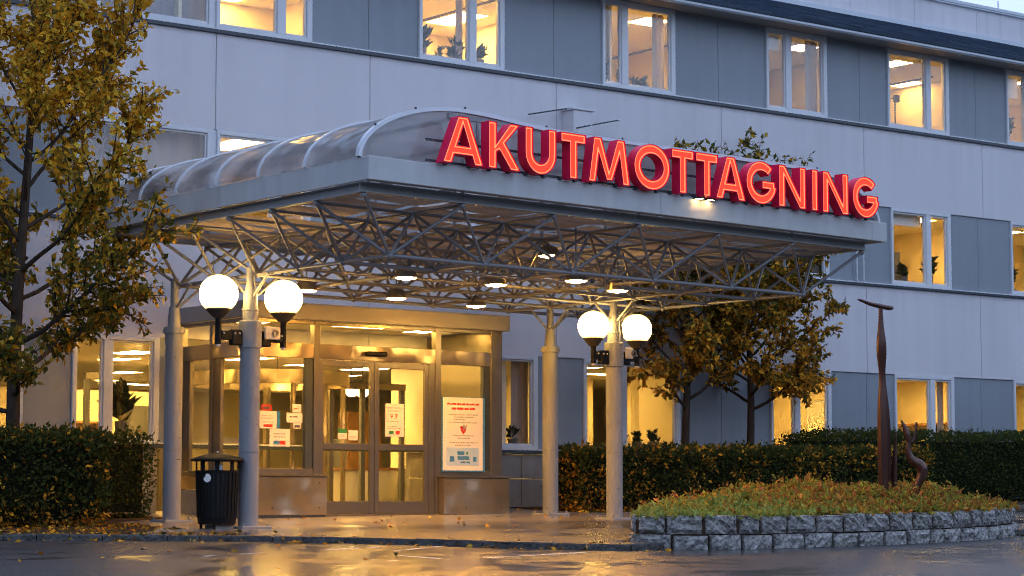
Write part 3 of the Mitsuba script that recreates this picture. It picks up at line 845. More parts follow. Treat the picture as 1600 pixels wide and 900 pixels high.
for q, (x, y, z, r_, lb) in enumerate(((22.60, 36.0, 2.78, .26, 'large warm pendant lamp shade behind the left porch window'), (24.25, 36.0, 2.72, .13, 'left of two round pendant lamps behind the doors'), (24.6, 36.15, 2.72, .13, 'right of two round pendant lamps behind the doors'))):
    pl_ = thing('pendant_lamp', lb, 'lamp')
    if q == 0:
        put('shade', lathe([(.2, .16), (.27, -.14), (.265, -.14), (.195, .16)], 24, (x, y, z)), 'm_shade', pl_, emit=(.9, .55, .16), weight=.3)
    else:
        put('globe', tri(trimesh.creation.icosphere(2, r_).apply_translation([x, y, z])), 'm_shade', pl_, emit=(1.3, .8, .29), weight=.3)
    put('cord', tube([[x, y, z + .1], [x, y, HZ1]], .008, 5), 'm_black', pl_)
pt = thing('inner_partition', 'dark framed inner glass screen standing across the hall behind the doors', 'partition')
for x in (18.3, 19.0, 19.75, 20.1, 22.9, 23.3, 24.0, 24.9):
    put('post', box(x, x + .09, 35.3, 35.38, .42, 2.7), 'm_alu' if int(x * 10) % 3 else 'm_in_dark', pt)
put('rail', cat_([box(18.3, 20.2, 35.28, 35.4, 2.7, 2.82), box(22.9, 25.0, 35.28, 35.4, 2.7, 2.82), box(18.3, 20.2, 35.28, 35.4, 1.3, 1.36)]), 'm_alu', pt)
for x0, x1, y, z0, z1, mt, lb, ct in ((20.6, 21.3, 38.0, .42, 2.4, 'm_in_dark', 'dark cupboard standing at the back of the hall left of the desk', 'cupboard'),
                                      (25.9, 26.5, 39.5, .42, 1.9, 'm_in_dark', 'dark cabinet at the back of the hall straight behind the doors', 'cabinet'),
                                      (28.2, 29.1, 42.0, .42, 2.6, 'm_wood', 'tall brown door panel on the far wall of the hall', 'door')):
    c_ = thing('hall_' + ct, lb, ct)
    put('body', cbox(x0, x1, y, y + .4, z0, z1, .01), mt, c_)
    put('front_panel', cbox(x0 + .04, (x0 + x1) / 2 - .01, y - .012, y - .001, z0 + .06, z1 - .04, .004), mt, c_)
    put('front_panel', cbox((x0 + x1) / 2 + .01, x1 - .04, y - .012, y - .001, z0 + .06, z1 - .04, .004), mt, c_)
wp = thing('wall_picture', 'brown picture on the hall wall seen through the window left of the porch', 'picture')
put('frame', cbox(20.3, 20.95, 39.6, 39.64, 1.35, 2.15, .01), 'm_wood', wp)
put('canvas', box(20.34, 20.91, 39.594, 39.599, 1.39, 2.11), 'm_bronze', wp)
put('partition_wall', box(18.0, 22.2, 39.65, 39.75, HZ0, 2.75), 'm_in', bld)


def leaf_set(Pp, N, size, cols, width=.5, curl=.18):
    """many pointed leaves: P positions, N leaf directions (tip), 4 triangles each"""
    n = len(Pp)
    d = N / np.linalg.norm(N, axis=1, keepdims=True)
    r_ = rng.normal(size=(n, 3))
    s_ = np.cross(d, r_); s_ /= np.linalg.norm(s_, axis=1, keepdims=True)
    u = np.cross(s_, d)
    L = np.broadcast_to(np.asarray(size), (n,))[:, None]
    base = Pp
    m1 = Pp + d * L * .38 + u * L * curl * .4
    le = Pp + d * L * .42 + s_ * L * width * .5 + u * L * curl
    ri = Pp + d * L * .42 - s_ * L * width * .5 + u * L * curl
    tip = Pp + d * L
    V = np.stack([base, le, tip, ri, m1], 1).reshape(-1, 3)
    k_ = np.arange(n)[:, None] * 5
    F = np.concatenate([k_ + [0, 4, 1], k_ + [1, 4, 2], k_ + [0, 3, 4], k_ + [3, 2, 4]], 0)
    return (V, F), np.repeat(cols, 5, 0)


def pot_plant(x, y, z, h, label, w=.16, n=40, pot=True):
    p = thing('potted_plant', label, 'plant')
    put('pot', lathe([(.001, 0), (w * .38, 0), (w * .5, h * .3), (w * .5, h * .32), (.001, h * .32)], 14, (x, y, z)), 'm_in_dark', p)
    a = rng.uniform(0, 2 * np.pi, n)
    pp = np.column_stack([x + rng.normal(0, w * .12, n), y + rng.normal(0, w * .12, n), z + h * rng.uniform(.3, .75, n)])
    dd = np.column_stack([np.cos(a) * .7, np.sin(a) * .7, rng.uniform(.1, 1.2, n)])
    m, c = leaf_set(pp, dd, h * rng.uniform(.25, .45, n), np.tile([[.03, .06, .02]], (n, 1)), .45)
    put('leaves', m, 'm_plant', p)


for a in ((23.55, YF + .3, 8.5, .62, 'leafy potted plant at the left end of the top floor sill above the letter A'), (23.95, YF + .3, 8.5, .3, 'low pot plant second from left on the top floor sill above the letter A'),
          (24.2, YF + .3, 8.5, .34, 'pot plant at the middle of the top floor sill above the letter A'), (24.35, YF + .32, 8.5, .5, 'dark pot plant beside the mullion of the top floor window above the letter A'),
          (24.85, YF + .3, 8.5, .45, 'lone pot plant right of the mullion in the top floor window above the letter A'),
          (28.3, YF + .3, 8.5, .42, 'tallest pot plant in the top window above the letter O'), (28.6, YF + .3, 8.5, .3, 'small pot plant right of the tallest in the top window above the letter O'),
          (28.85, YF + .3, 8.5, .36, 'rightmost pot plant on the sill of the top window above the letter O'), (27.8, YF + .3, 8.5, .5, 'pot plant behind the narrow pane of the top window above the letter O'),
          (39.5, YF + .3, 8.5, .7, 'tall dark plant in the top window at the right edge'),
          (36.15, YF + .35, 5.2, .5, 'dark plant on the sill of the middle floor window right of the letter G'),
          (36.95, YF + .35, 5.2, .7, 'dark plant behind the narrow pane of the middle floor window right of the letter G'),
          (39.6, YF + .35, 5.2, .6, 'dark plant in the middle floor window at the right edge'),
          (17.75, YF + .5, 1.6, .95, 'branchy plant in the lit window left of the porch'),
          (25.62, YF + .3, 1.62, .42, 'small figure-like plant in the narrow lit window right of the porch'),
          (28.35, YF + .4, 1.62, .3, 'low green plant left of three on the sill behind the right lamp column'), (28.7, YF + .4, 1.62, .38, 'middle green plant of three on the sill behind the right lamp column'), (29.1, YF + .4, 1.62, .4, 'right green plant of three on the sill behind the right lamp column')):
    pot_plant(*a, w=.2 if a[3] > .35 else .16)
wc = thing('wall_conduit', 'thin pair of pipes with a small lamp on the facade above the tall sculpture', 'pipe')
put('pipe', tube([[34.32, YF - .06, 5.12], [34.32, YF - .06, 6.0]], .018, 8), 'm_frame', wc)
put('pipe', tube([[34.52, YF - .06, 5.12], [34.52, YF - .06, 6.3]], .014, 8), 'm_frame', wc)
put('lamp_head', cbox(34.28, 34.38, YF - .14, YF - .02, 6.0, 6.12, .01), 'm_frame', wc)
wb = thing('white_board', 'pale board on the wall inside the ground floor window behind the right tree', 'board')
put('frame', cbox(34.87, 34.899, 33.35, 34.5, 2.0, 2.75, .005), 'm_frame', wb)
put('face', box(34.862, 34.869, 33.39, 34.46, 2.04, 2.71), 'm_white', wb)
tb = thing('side_cabinet', 'orange wooden cabinet low inside the ground floor window behind the right tree', 'cabinet')
put('body', cbox(32.55, 33.35, 33.7, 34.2, .42, 1.80, .01), 'm_wood', tb)
for x in (32.56, 32.96):
    put('door', cbox(x + .01, x + .38, 33.685, 33.699, .5, 1.74, .004), 'm_wood', tb)
sh = thing('wall_shelf', 'shelf across the wall inside the right ground floor window', 'shelf')
put('board', cbox(38.62, 38.89, 33.0, 36.4, 2.30, 2.36), 'm_wood', sh)
for y in (33.3, 34.4, 35.6):
    put('bracket', box(38.8, 38.89, y, y + .03, 2.15, 2.299), 'm_dark', sh)
ck = thing('office_cupboard', 'dark cupboard inside the middle floor window right of the letter G', 'cupboard')
put('body', cbox(36.3, 36.9, 33.6, 34.0, 4.2, 6.0), 'm_in_dark', ck)
put('box', cbox(36.35, 36.75, 33.65, 33.95, 6.001, 6.2), 'm_in_dark', ck)

# ------------------------------------------------------------------ entrance canopy
e1 = np.array([0.997, 0.078, 0.0]); e1 /= np.linalg.norm(e1)
e2 = np.array([-0.012, 1.0, 0.0]); e2 /= np.linalg.norm(e2)
OC = np.array([17.08, 24.32, 0.0])


def C(u, v, z):
    return OC + e1 * u + e2 * v + np.array([0, 0, z])


def Cm(m):
    v, f = m
    return OC + v[:, :1] * e1 + v[:, 1:2] * e2 + np.array([[0, 0, 1.0]]) * v[:, 2:3], f


U0, U1, V0, V1 = -1.07, 9.27, -0.80, 6.02
ZF0, ZF1, ZT, ZB = 4.63, 4.93, 4.50, 3.80
DU, DV, NU, NV = 1.65, 1.07, 6, 6
can = thing('entrance_canopy', 'grey steel entrance canopy with barrel roof of clear plastic on a truss frame', 'canopy')
for a, b in ((U0, 4.2), (4.204, 8.9), (8.904, U1)):
    put('fascia', Cm(cbox(a, b, V0, V0 + .05, ZF0, ZF1, .006)), 'm_fascia', can)
for a, b in ((V0 + .052, 2.7), (2.704, V1)):
    put('fascia', Cm(cbox(U0, U0 + .05, a, b, ZF0, ZF1, .006)), 'm_fascia', can)
    put('fascia', Cm(cbox(U1 - .05, U1, a, b, ZF0, ZF1, .006)), 'm_fascia', can)
put('fascia', Cm(cbox(U0 + .051, U1 - .051, V1 - .05, V1, ZF0, ZF1, .006)), 'm_fascia', can)
# underside lip of the fascia and edge beams
UOF = 0.125
uA, uB, vA, vB = -DU / 2 - UOF, 5 * DU + DU / 2 - UOF, -DV / 2, 5 * DV + DV / 2
put('soffit_strip', Cm(box(U0 + .052, U1 - .052, V0 + .053, vA - .06, ZF0 + .012, ZF0 + .03)), 'm_beam', can)
put('soffit_strip', Cm(box(U0 + .052, uA - .06, vA - .059, V1 - .052, ZF0 + .012, ZF0 + .03)), 'm_beam', can)
put('soffit_strip', Cm(box(uB + .06, U1 - .052, vA - .059, V1 - .052, ZF0 + .012, ZF0 + .03)), 'm_beam', can)
for v in (vA, vB):
    put('edge_beam', Cm(cat_([box(uA - .07, uB + .07, v - .05, v + .05, ZT + .11, ZT + .128), box(uA - .07, uB + .07, v - .008, v + .008, ZT + .0185, ZT + .1095), box(uA - .07, uB + .07, v - .05, v + .05, ZT, ZT + .018)])), 'm_beam', can)
for u in (uA, uB):
    put('edge_beam', Cm(cat_([box(u - .05, u + .05, vA + .051, vB - .051, ZT + .11, ZT + .128), box(u - .008, u + .008, vA + .051, vB - .051, ZT + .0185, ZT + .1095), box(u - .05, u + .05, vA + .051, vB - .051, ZT, ZT + .018)])), 'm_beam', can)
ball = trimesh.creation.icosphere(1, 1.0)


def node(u, v, z, r):
    put('joint', tri(ball.copy().apply_scale(r).apply_translation(C(u, v, z))), 'm_truss', can, smooth=True)


top = [[(uA + i * DU, vA + j * DV) for j in range(NV + 1)] for i in range(NU + 1)]
bot = [[(i * DU - UOF, j * DV) for j in range(NV)] for i in range(NU)]


def strut(p, q, r):
    put('strut', tube([C(*p), C(*q)], r, 7, False), 'm_truss', can, smooth=True)


for i in range(NU + 1):
    for j in range(NV + 1):
        edge = i in (0, NU) or j in (0, NV)
        node(*top[i][j], ZT - .03, .045 if edge else .038)
        if i < NU and 0 < j < NV:
            strut((*top[i][j], ZT - .02), (*top[i + 1][j], ZT - .02), .026)
        if j < NV and 0 < i < NU:
            strut((*top[i][j], ZT - .02), (*top[i][j + 1], ZT - .02), .026)
for i in range(NU):
    for j in range(NV):
        node(*bot[i][j], ZB, .05)
        if i < NU - 1:
            strut((*bot[i][j], ZB), (*bot[i + 1][j], ZB), .029)
        if j < NV - 1:
            strut((*bot[i][j], ZB), (*bot[i][j + 1], ZB), .029)
        for a in (0, 1):
            for b in (0, 1):
                strut((*bot[i][j], ZB), (*top[i + a][j + b], ZT - .03), .0235)
# flat translucent sheets that lie on the top chords
for j in range(NV):
    for i in range(NU):
        u0, v0 = top[i][j]
        n_ = 9
        g0, g1 = np.meshgrid(np.linspace(u0 + .03, u0 + DU - .03, n_), np.linspace(v0 + .035, v0 + DV - .06, 5), indexing='ij')
        sag = -.022 * np.sin((g1 - v0) / DV * np.pi) - .012 * np.sin((g0 - u0) * 5.2 + j * 1.7 + i) + .01 * rng.normal()
        V = np.stack([g0, g1, ZT + .075 + sag], -1).reshape(-1, 3)
        a_, b_ = np.meshgrid(np.arange(n_ - 1), np.arange(4), indexing='ij')
        q_ = (a_ * 5 + b_).ravel()
        put('ceiling_sheet', Cm((V, np.vstack([np.stack([q_, q_ + 5, q_ + 6], 1), np.stack([q_, q_ + 6, q_ + 1], 1)]))), 'm_ceilsheet', can, smooth=True)
# barrel roof profile across the width
def prof(t):
    """profile point (u, z) at t in 0..1 : springs steeply at each side, nearly flat between"""
    R_ = 1.75
    zs, zc = ZF1 + .005, 5.72
    if t < .28:
        a = t / .28 * math.pi / 2
        return U0 - .02 + R_ * (1 - math.cos(a)) ** .92, zs + (zc - zs) * math.sin(a) ** .95
    if t > .72:
        a = (1 - t) / .28 * math.pi / 2
        return U1 + .02 - R_ * (1 - math.cos(a)) ** .92, zs + (5.64 - zs) * math.sin(a) ** .95
    k_ = (t - .28) / .44
    return U0 - .02 + R_ + (U1 - U0 + .04 - 2 * R_) * k_, 5.72 - .10 * smooth01(min(1, k_ / .28)) + .02 * k_


def smooth01(x):
    return x * x * (3 - 2 * x)


TT = np.linspace(0, 1, 65)
PR = np.array([prof(t) for t in TT])
ribs = [V0 + .18] + [V0 + .28 + 1.09 * k for k in range(1, 7)]
ribs = [V0 + .20, .62, 1.74, 2.83, 3.90, 4.92, 5.83]
tn = np.gradient(PR, axis=0)
tn /= np.linalg.norm(tn, axis=1, keepdims=True)
nr = np.column_stack([-tn[:, 1], tn[:, 0]])


def prof_band(v0, v1, o0, o1):
    """a band that follows the barrel profile from v0 to v1, between offsets o0 and o1 along its outward normal"""
    n = len(PR)
    A, B = PR + nr * o0, PR + nr * o1
    V = np.vstack([np.column_stack([A[:, 0], np.full(n, v0), A[:, 1]]), np.column_stack([A[:, 0], np.full(n, v1), A[:, 1]]), np.column_stack([B[:, 0], np.full(n, v1), B[:, 1]]), np.column_stack([B[:, 0], np.full(n, v0), B[:, 1]])])
    i = np.arange(n - 1)
    F = []
    for a, b in ((0, 1), (1, 2), (2, 3), (3, 0)):
        F += [np.stack([a * n + i, b * n + i, b * n + i + 1], 1), np.stack([a * n + i, b * n + i + 1, a * n + i + 1], 1)]
    return V, np.vstack(F)


for k, v in enumerate(ribs):
    w = .026 if k else .036
    put('roof_rib', Cm(prof_band(v - w, v + w, -.0 if k else -.03, .022)), 'm_rib', can, smooth=25)
    if k == 0:
        for t_ in range(6, 60, 6):
            put('rib_bolt', tri(ball.copy().apply_scale(.018).apply_translation(C(PR[t_, 0] + nr[t_, 0] * .036, v - .02, PR[t_, 1] + nr[t_, 1] * .036))), 'm_dark', can)
for k in range(len(ribs) - 1):
    n = len(PR)
    vs = np.linspace(ribs[k] + .0265, ribs[k + 1] - .0265, 5)
    A = PR - nr * 0.004
    V = np.vstack([np.column_stack([A[:, 0], np.full(n, v), A[:, 1]]) for v in vs])
    F = []
    for q in range(4):
        i = np.arange(n - 1) + q * n
        F += [np.stack([i, i + n, i + n + 1], 1), np.stack([i, i + n + 1, i + 1], 1)]
    put('roof_sheet', Cm((V, np.vstack(F))), 'm_poly', can, smooth=True)
# end glazing above the front fascia
gl = Polygon([(U0 + .02, ZF1)] + [tuple(p - q * .03) for p, q in zip(PR[2:-2], nr[2:-2])] + [(U1 - .02, ZF1)])
g_ = trimesh.creation.triangulate_polygon(gl, engine='earcut')
put('end_glazing', Cm((np.column_stack([g_[0][:, 0], np.full(len(g_[0]), V0 + .22), g_[0][:, 1]]), g_[1])), 'm_clearpoly', can)
for u in (0.9, 2.9, 4.9, 6.9):
    put('glazing_bar', Cm(box(u, u + .035, V0 + .19, V0 + .215, ZF1, 5.58)), 'm_steel', can)
put('glazing_bar', Cm(box(.4, 7.9, V0 + .185, V0 + .21, 5.60, 5.66)), 'm_steel', can)
# purlins under the sheets
for u in np.arange(.6, 8.2, 1.25):
    z = np.interp(u, PR[:, 0], PR[:, 1]) - .07
    put('purlin', Cm(box(u - .025, u + .025, V0 + .3, V1 - .1, z - .05, z)), 'm_steel', can)
for i in range(1, NU, 2):
    for j in range(0, NV + 1, 2):
        u, v = top[i][j]
        z = np.interp(u, PR[:, 0], PR[:, 1]) - .12
        put('roof_stay', tube([C(u, v, ZT), C(u, v, z)], .025, 6, False), 'm_steel', can)

# ------------------------------------------------------------------ columns with their lamps
colpos = {'FL': (16.83, 27.54), 'BL': (16.82, 29.67), 'FR': (23.71, 27.72), 'BR': (23.88, 29.55)}
collab = {'FL': 'front left grey steel column carrying two globe lamps beside the black bin', 'BL': 'back left grey steel column between the hedge and the bin', 'FR': 'front right grey steel column carrying two globe lamps before the hedge', 'BR': 'back right grey steel column between the porch and the hedge'}
colr = {'FL': .142, 'BL': .133, 'FR': .132, 'BR': .130}
for k, (x, y) in colpos.items():
    zb = float(gz(x, y))
    c = thing('canopy_column', collab[k], 'column', 'columns that carry the canopy')
    r = colr[k]
    lamp = k in ('FL', 'FR')
    zt = 2.76 if lamp else 3.18
    put('base_plate', cbox(x - r - .10, x + r + .10, y - r - .10, y + r + .10, zb - .03, zb + .03, .006), 'm_steel', c)
    for sx in (-1, 1):
        for sy in (-1, 1):
            put('bolt', lathe([(.001, 0), (.022, 0), (.022, .035), (.001, .04)], 6, (x + sx * (r + .055), y + sy * (r + .055), zb + .03)), 'm_truss', c)
    if lamp:
        put('shaft', lathe([(r, zb + .03), (r, zt)], 28, (x, y, 0)), 'm_steel', c, smooth=40)
        put('sleeve', lathe([(r + .001, zt - .01), (r + .022, zt), (r + .022, zt + .37), (r + .012, zt + .385), (r * .78, zt + .386)], 28, (x, y, 0)), 'm_steel', c, smooth=30)
        put('neck', lathe([(r * .78, zt + .387), (r * .78, zt + .52), (r * .86, zt + .525), (r * .86, zt + .55), (r * .76, zt + .555), (r * .7, zt + .75), (r * .5, zt + .86), (r * .42, zt + .9), (r * .42, ZB + .1)], 24, (x, y, 0)), 'm_steel', c, smooth=30)
    else:
        put('shaft', lathe([(r, zb + .03), (r, zt)], 28, (x, y, 0)), 'm_steel', c, smooth=40)
        put('collar', lathe([(r + .001, zt - .10), (r + .03, zt - .09), (r + .03, zt - .03), (r + .02, zt - .025), (r + .02, zt), (r * .72, zt + .005)], 28, (x, y, 0)), 'm_steel', c, smooth=30)
        put('neck', lathe([(r * .72, zt + .005), (r * .7, zt + .16), (r * .62, zt + .2), (r * .58, zt + .3), (r * .45, zt + .32), (r * .45, ZB + .1)], 24, (x, y, 0)), 'm_steel', c, smooth=30)
    put('clamp_band', lathe([(r + .001, zb + 1.05), (r + .007, zb + 1.053), (r + .007, zb + 1.075), (r + .001, zb + 1.078)], 28, (x, y, 0)), 'm_truss', c)
    zs = ZB - .38
    for dx_ in {'FL': (e1, e2, -e2), 'BL': (e1, -e2), 'FR': (e1, -e1, e2, -e2), 'BR': (e1, -e1, e2, -e2)}[k]:
        put('brace', tube([[x, y, zs], np.array([x, y, 0]) + dx_ * .46 + np.array([0, 0, ZB - .01])], .02, 7), 'm_steel', c)

GLOBE = (1.15, .60, .054)
for k, offs, gz_, gr, labs in (('FL', (-.545, .575), 3.49, .272, ('far left white globe lamp on the front left column', 'second globe lamp from the left, right of the front left column')),
                               ('FR', (-.46, .52), 3.38, .247, ('third globe lamp from the left, left of the front right column', 'far right white globe lamp, on the right of the front right column'))):
    x, y = colpos[k]
    for o, lb in zip(offs, labs):
        sg = 1 if o > 0 else -1
        g = thing('globe_lamp', lb, 'lamp', 'globe lamps on the canopy columns')
        c = np.array([x, y, 0]) + e1 * o
        gm = trimesh.creation.icosphere(4, gr)
        hgt = gm.vertices[:, 2] / gr                       # opal glass round a bulb: it glows most at mid height and least just above the cup
        core_ = np.exp(-((hgt - .12) / .48) ** 2)[:, None]
        gcol = np.array([[.13, .074, .022]]) * (1 - core_) + np.array([[2.5, 1.5, .42]]) * core_
        gk = put('globe', tri(gm.apply_translation([c[0], c[1], gz_])), 'm_globe', g, smooth=True, emit=GLOBE, weight=4, color=gcol)
        scene[gk]['emitter']['radiance'] = {'type': 'mesh_attribute', 'name': 'vertex_color'}
        zc = gz_ - gr * .80
        put('cup', lathe([(gr * .66, zc + .012), (gr * .67, zc), (gr * .50, zc - .05), (.075, zc - .11), (.05, zc - .12), (.001, zc - .12)], 28, (c[0], c[1], 0)), 'm_cup', g, smooth=35)
        za = 2.76 + .16
        put('stem', tube([[c[0], c[1], zc - .11], [c[0], c[1], za - .13]], .044, 12), 'm_black', g, smooth=40)
        put('stem_cap', lathe([(.001, za - .16), (.03, za - .16), (.034, za - .131)], 10, (c[0], c[1], 0)), 'm_white', g)
        a = np.array([x, y, 0]) + e1 * sg * (colr[k] + .024)
        L = abs(o) - colr[k] - .024 - .03
        put('arm', xf(cat_([cbox(0, L, -.045, .045, -.065, .065, .012), cbox(0, .17, -.06, .06, -.13, .085, .014)]), basis(np.array([a[0], a[1], za]), e1 * sg, e2, [0, 0, 1])), 'm_black', g)
        for q in (.05, .13, L - .03):
            put('screw', tri(ball.copy().apply_scale(.013).apply_translation(np.array([a[0], a[1], za + .03]) + e1 * sg * q - e2 * .062)), 'm_white', g)
        if sg > 0:
            put('junction_box', xf(cbox(.03, .30 if k == 'FL' else .2, -.10, -.062, -.03, .15, .02), basis(np.array([a[0], a[1], za]), e1 * sg, e2, [0, 0, 1])), 'm_cream', g)
            put('lens', xf(lathe([(.03, 0), (.055, 0), (.055, .02), (.03, .02)], 18), basis(np.array([a[0], a[1], za + .06]) + e1 * .2 - e2 * .101, e1, [0, 0, 1], -e2)), 'm_alu', g)
# a cable that runs up the right of the front right column
x, y = colpos['FR']
cb = thing('lamp_cable', 'pale cable bending from the front right column up to the truss', 'cable')
put('wire', tube([np.array([x, y, 0]) + e1 * a + np.array([0, 0, z]) - e2 * .05 for a, z in ((.13, 3.05), (.15, 3.2), (.13, 3.35), (.09, 3.5), (.2, 3.56), (.36, 3.64), (.46, 3.78))], .018, 7), 'm_steel', cb, smooth=True)

# round downlights hung in the truss
DL = [(1.30, 1.50, 3.72, 'downlight under the canopy nearest its left side'), (2.93, 1.42, 3.72, 'second downlight from the left under the canopy'), (3.45, 0.22, 3.72, 'downlight under the front edge of the canopy, above and left of the right lamp column'),
      (4.92, 0.90, 3.72, 'rightmost and lowest downlight under the canopy'), (4.0, 1.45, 4.22, 'downlight high in the canopy truss behind its front'),
      (1.3, 4.0, 3.72, 'downlight deep under the canopy before the left porch window'), (3.1, 4.1, 3.72, 'downlight deep under the canopy before the porch doors'), (4.9, 4.3, 3.72, 'downlight deep under the canopy before the right porch window')]
for u, v, z, lb in DL:
    d = thing('canopy_downlight', lb, 'lamp', 'round downlights under the canopy')
    p = C(u, v, z)
    put('housing', lathe([(.05, .16), (.13, .12), (.165, 0.0), (.150, 0.0), (.150, .012)], 24, p), 'm_alu', d, smooth=30)
    put('stem', tube([p + [0, 0, .15], [p[0], p[1], max(ZT - .02, z + .25)]], .012, 6), 'm_truss', d)
    put('diffuser', lathe([(.149, .004), (.125, -.016), (.075, -.026), (.001, -.03)][::-1], 24, p), 'm_lampoff', d, emit=(25, 11.2, 1.7) if z < 4 else (6, 2.9, .5), weight=1.6)

# ------------------------------------------------------------------ red letter sign
H = 0.62
SW = 0.142


def strokes(ls, w=SW):
    return unary_union([LineString(l).buffer(w / 2, cap_style=2, join_style=2, mitre_limit=6) for l in ls])


def ring_arc(cx, cy, rx, ry, a0, a1, n=40, w=SW):
    t = np.radians(np.linspace(a0, a1, n))
    return LineString([(cx + rx * math.cos(a), cy + ry * math.sin(a)) for a in t]).buffer(w / 2, cap_style=2, join_style=1)


def glyph(ch, w):
    h = H
    from shapely.geometry import box as sbox
    clip = sbox(0, 0, w, h)
    s2 = SW / 2
    if ch == 'A':
        g = strokes([[(s2 * 1.05 - .03, -.05), (w / 2, h + .07)], [(w / 2, h + .07), (w - s2 * 1.05 + .03, -.05)], [(w * .22, h * .25), (w * .78, h * .25)]])
        outer = Polygon([(0, 0), (w / 2 - SW * .62, h), (w / 2 + SW * .62, h), (w, 0)])
        inner = Polygon([(SW * 1.08, -.001), (w / 2, h * .80), (w - SW * 1.08, -.001)])
        bar = sbox(w * .2, h * .19, w * .8, h * .19 + SW * .85)
        return unary_union([outer.difference(inner), outer.intersection(bar)])
    if ch == 'K':
        st = sbox(0, 0, SW, h)
        up = Polygon([(SW - .001, h * .40), (w - SW * 1.25, h), (w, h), (SW - .001 + SW * .15, h * .40 - .05)])
        up = Polygon([(SW - .002, h * .36), (SW - .002, h * .54), (w - SW * 1.3, h), (w - .01, h), (SW + .05, h * .40)])
        dn = Polygon([(SW + .06, h * .58), (SW + .0, h * .50), (w - SW * 1.25, 0), (w, 0), (SW + .14, h * .60)])
        return unary_union([st, up, dn])
    if ch == 'U':
        r_ = w / 2 - s2
        return unary_union([sbox(0, r_ + s2, SW, h), sbox(w - SW, r_ + s2, w, h), ring_arc(w / 2, r_ + s2, r_, r_, 180, 360)]).buffer(.0005)
    if ch == 'T':
        return unary_union([sbox(0, h - SW * .92, w, h), sbox(w / 2 - s2, 0, w / 2 + s2, h)])
    if ch == 'M':
        k = SW * .96
        return unary_union([Polygon([(0, 0), (w * .13, h), (w * .13 + k * 1.0, h), (k, 0)]), Polygon([(w, 0), (w * .87, h), (w * .87 - k, h), (w - k, 0)]),
                            Polygon([(w * .13, h), (w * .13 + k * 1.05, h), (w / 2 + k * .42, .04), (w / 2 - k * .42, .04)]), Polygon([(w * .87, h), (w * .87 - k * 1.05, h), (w / 2 - k * .42, .04), (w / 2 + k * .42, .04)])])
    if ch == 'O':
        e = np.array([[w / 2 + w / 2 * math.cos(a), h / 2 + (h / 2 + .012) * math.sin(a)] for a in np.linspace(0, 2 * np.pi, 72)[:-1]])
        return Polygon(e).difference(Polygon(e).buffer(-SW * .97))
    if ch == 'G':
        o_ = ring_arc(w * .53, h / 2, w * .53 - s2, h / 2 - s2 + .006, 42, 352, 60)
        return unary_union([o_, sbox(w * .55, h * .36, w, h * .36 + SW * .85), sbox(w - SW * .92, h * .25, w, h * .36 + SW * .85)])
    if ch == 'N':
        return unary_union([sbox(0, 0, SW, h), sbox(w - SW, 0, w, h), Polygon([(0.0, h), (SW * .98, h), (w, 0), (w - SW * .98, 0)])])
    if ch == 'I':
        return sbox(0, 0, w, h)


LET = [('A', .04, .74), ('K', .828, 1.396), ('U', 1.477, 2.044), ('T', 2.133, 2.60), ('M', 2.65, 3.45), ('O', 3.53, 4.25), ('T', 4.287, 4.742), ('T', 4.785, 5.245), ('A', 5.20, 5.836), ('G', 5.85, 6.484), ('N', 6.569, 7.178), ('I', 7.32, 7.455), ('N', 7.569, 8.172), ('G', 8.271, 8.88)]
sign = thing('letter_sign', 'glowing red channel letters reading AKUTMOTTAGNING on the front edge of the canopy', 'sign')
ZL = 4.945
VF, DEP = V0 - .15, .17
put('mounting_rail', Cm(cat_([box(-.1, 9.0, V0 + .03, V0 + .06, ZF1 + .03, ZF1 + .06), box(-.1, 9.0, V0 + .03, V0 + .06, ZF1 + .30, ZF1 + .33)])), 'm_dark', sign)
for ch, a, b in LET:
    g = glyph(ch, b - a)
    # gentle tidy-up of tiny slivers
    g = g.buffer(.002, join_style=2).buffer(-.002, join_style=2)

    def place(m, v):
        """glyph plane (x, y, thickness towards the viewer) -> canopy front, v = plane of the back"""
        p, f = m
        return Cm((np.column_stack([a + p[:, 0], v - p[:, 2], ZL + p[:, 1]]), f))
    L_ = thing(sign + '__letter', None, None)
    scene_k = L_
    walls = g.difference(g.buffer(-.008, join_style=2))
    put('return', place(extrude(walls, DEP), VF + DEP), 'm_letter_side', L_)
    inner = g.buffer(-.0082, join_style=2)
    put('face', place(extrude(inner, .01), VF + .034), 'm_letter_face', L_, emit=(.086, .0040, .0020), weight=.02)
    put('back', place(extrude(inner, .01), VF + DEP), 'm_letter_side', L_)
    tubeline = g.buffer(-.017, join_style=2)
    nt = tubeline.difference(tubeline.buffer(-.0105, join_style=2))
    put('neon_tube', place(extrude(nt, .012), VF + .0235), 'm_letter_face', L_, emit=(.115, .026, .011), weight=.2)
    for x_ in ([(b - a) * .5] if b - a < .3 else [(b - a) * .22, (b - a) * .8]):
        put('foot', Cm(box(a + x_ - .02, a + x_ + .02, V0 - .03, V0 + .03, ZF1 + .001, ZL + .03)), 'm_dark', L_)
# small floodlight under the second T
fl = thing('fascia_floodlight', 'small warm floodlight on the canopy edge under the letter T', 'lamp')
for q in (4.93, 5.16):
    p = C(q, V0 - .075, ZF1 - .02)
    put('housing', Cm(cbox(q - .06, q + .06, V0 - .12, V0 - .003, ZF1 - .015, ZF1 + .003, .004)), 'm_black', fl)
    v = np.array([C(q - .05, V0 - .11, ZF1 - .018), C(q + .05, V0 - .11, ZF1 - .018), C(q + .05, V0 - .02, ZF1 - .018), C(q - .05, V0 - .02, ZF1 - .018)])
    put('lens', (v, np.array([[0, 2, 1], [0, 3, 2]])), 'm_lampoff', fl, emit=(2.6, 1.6, .55), weight=.8)

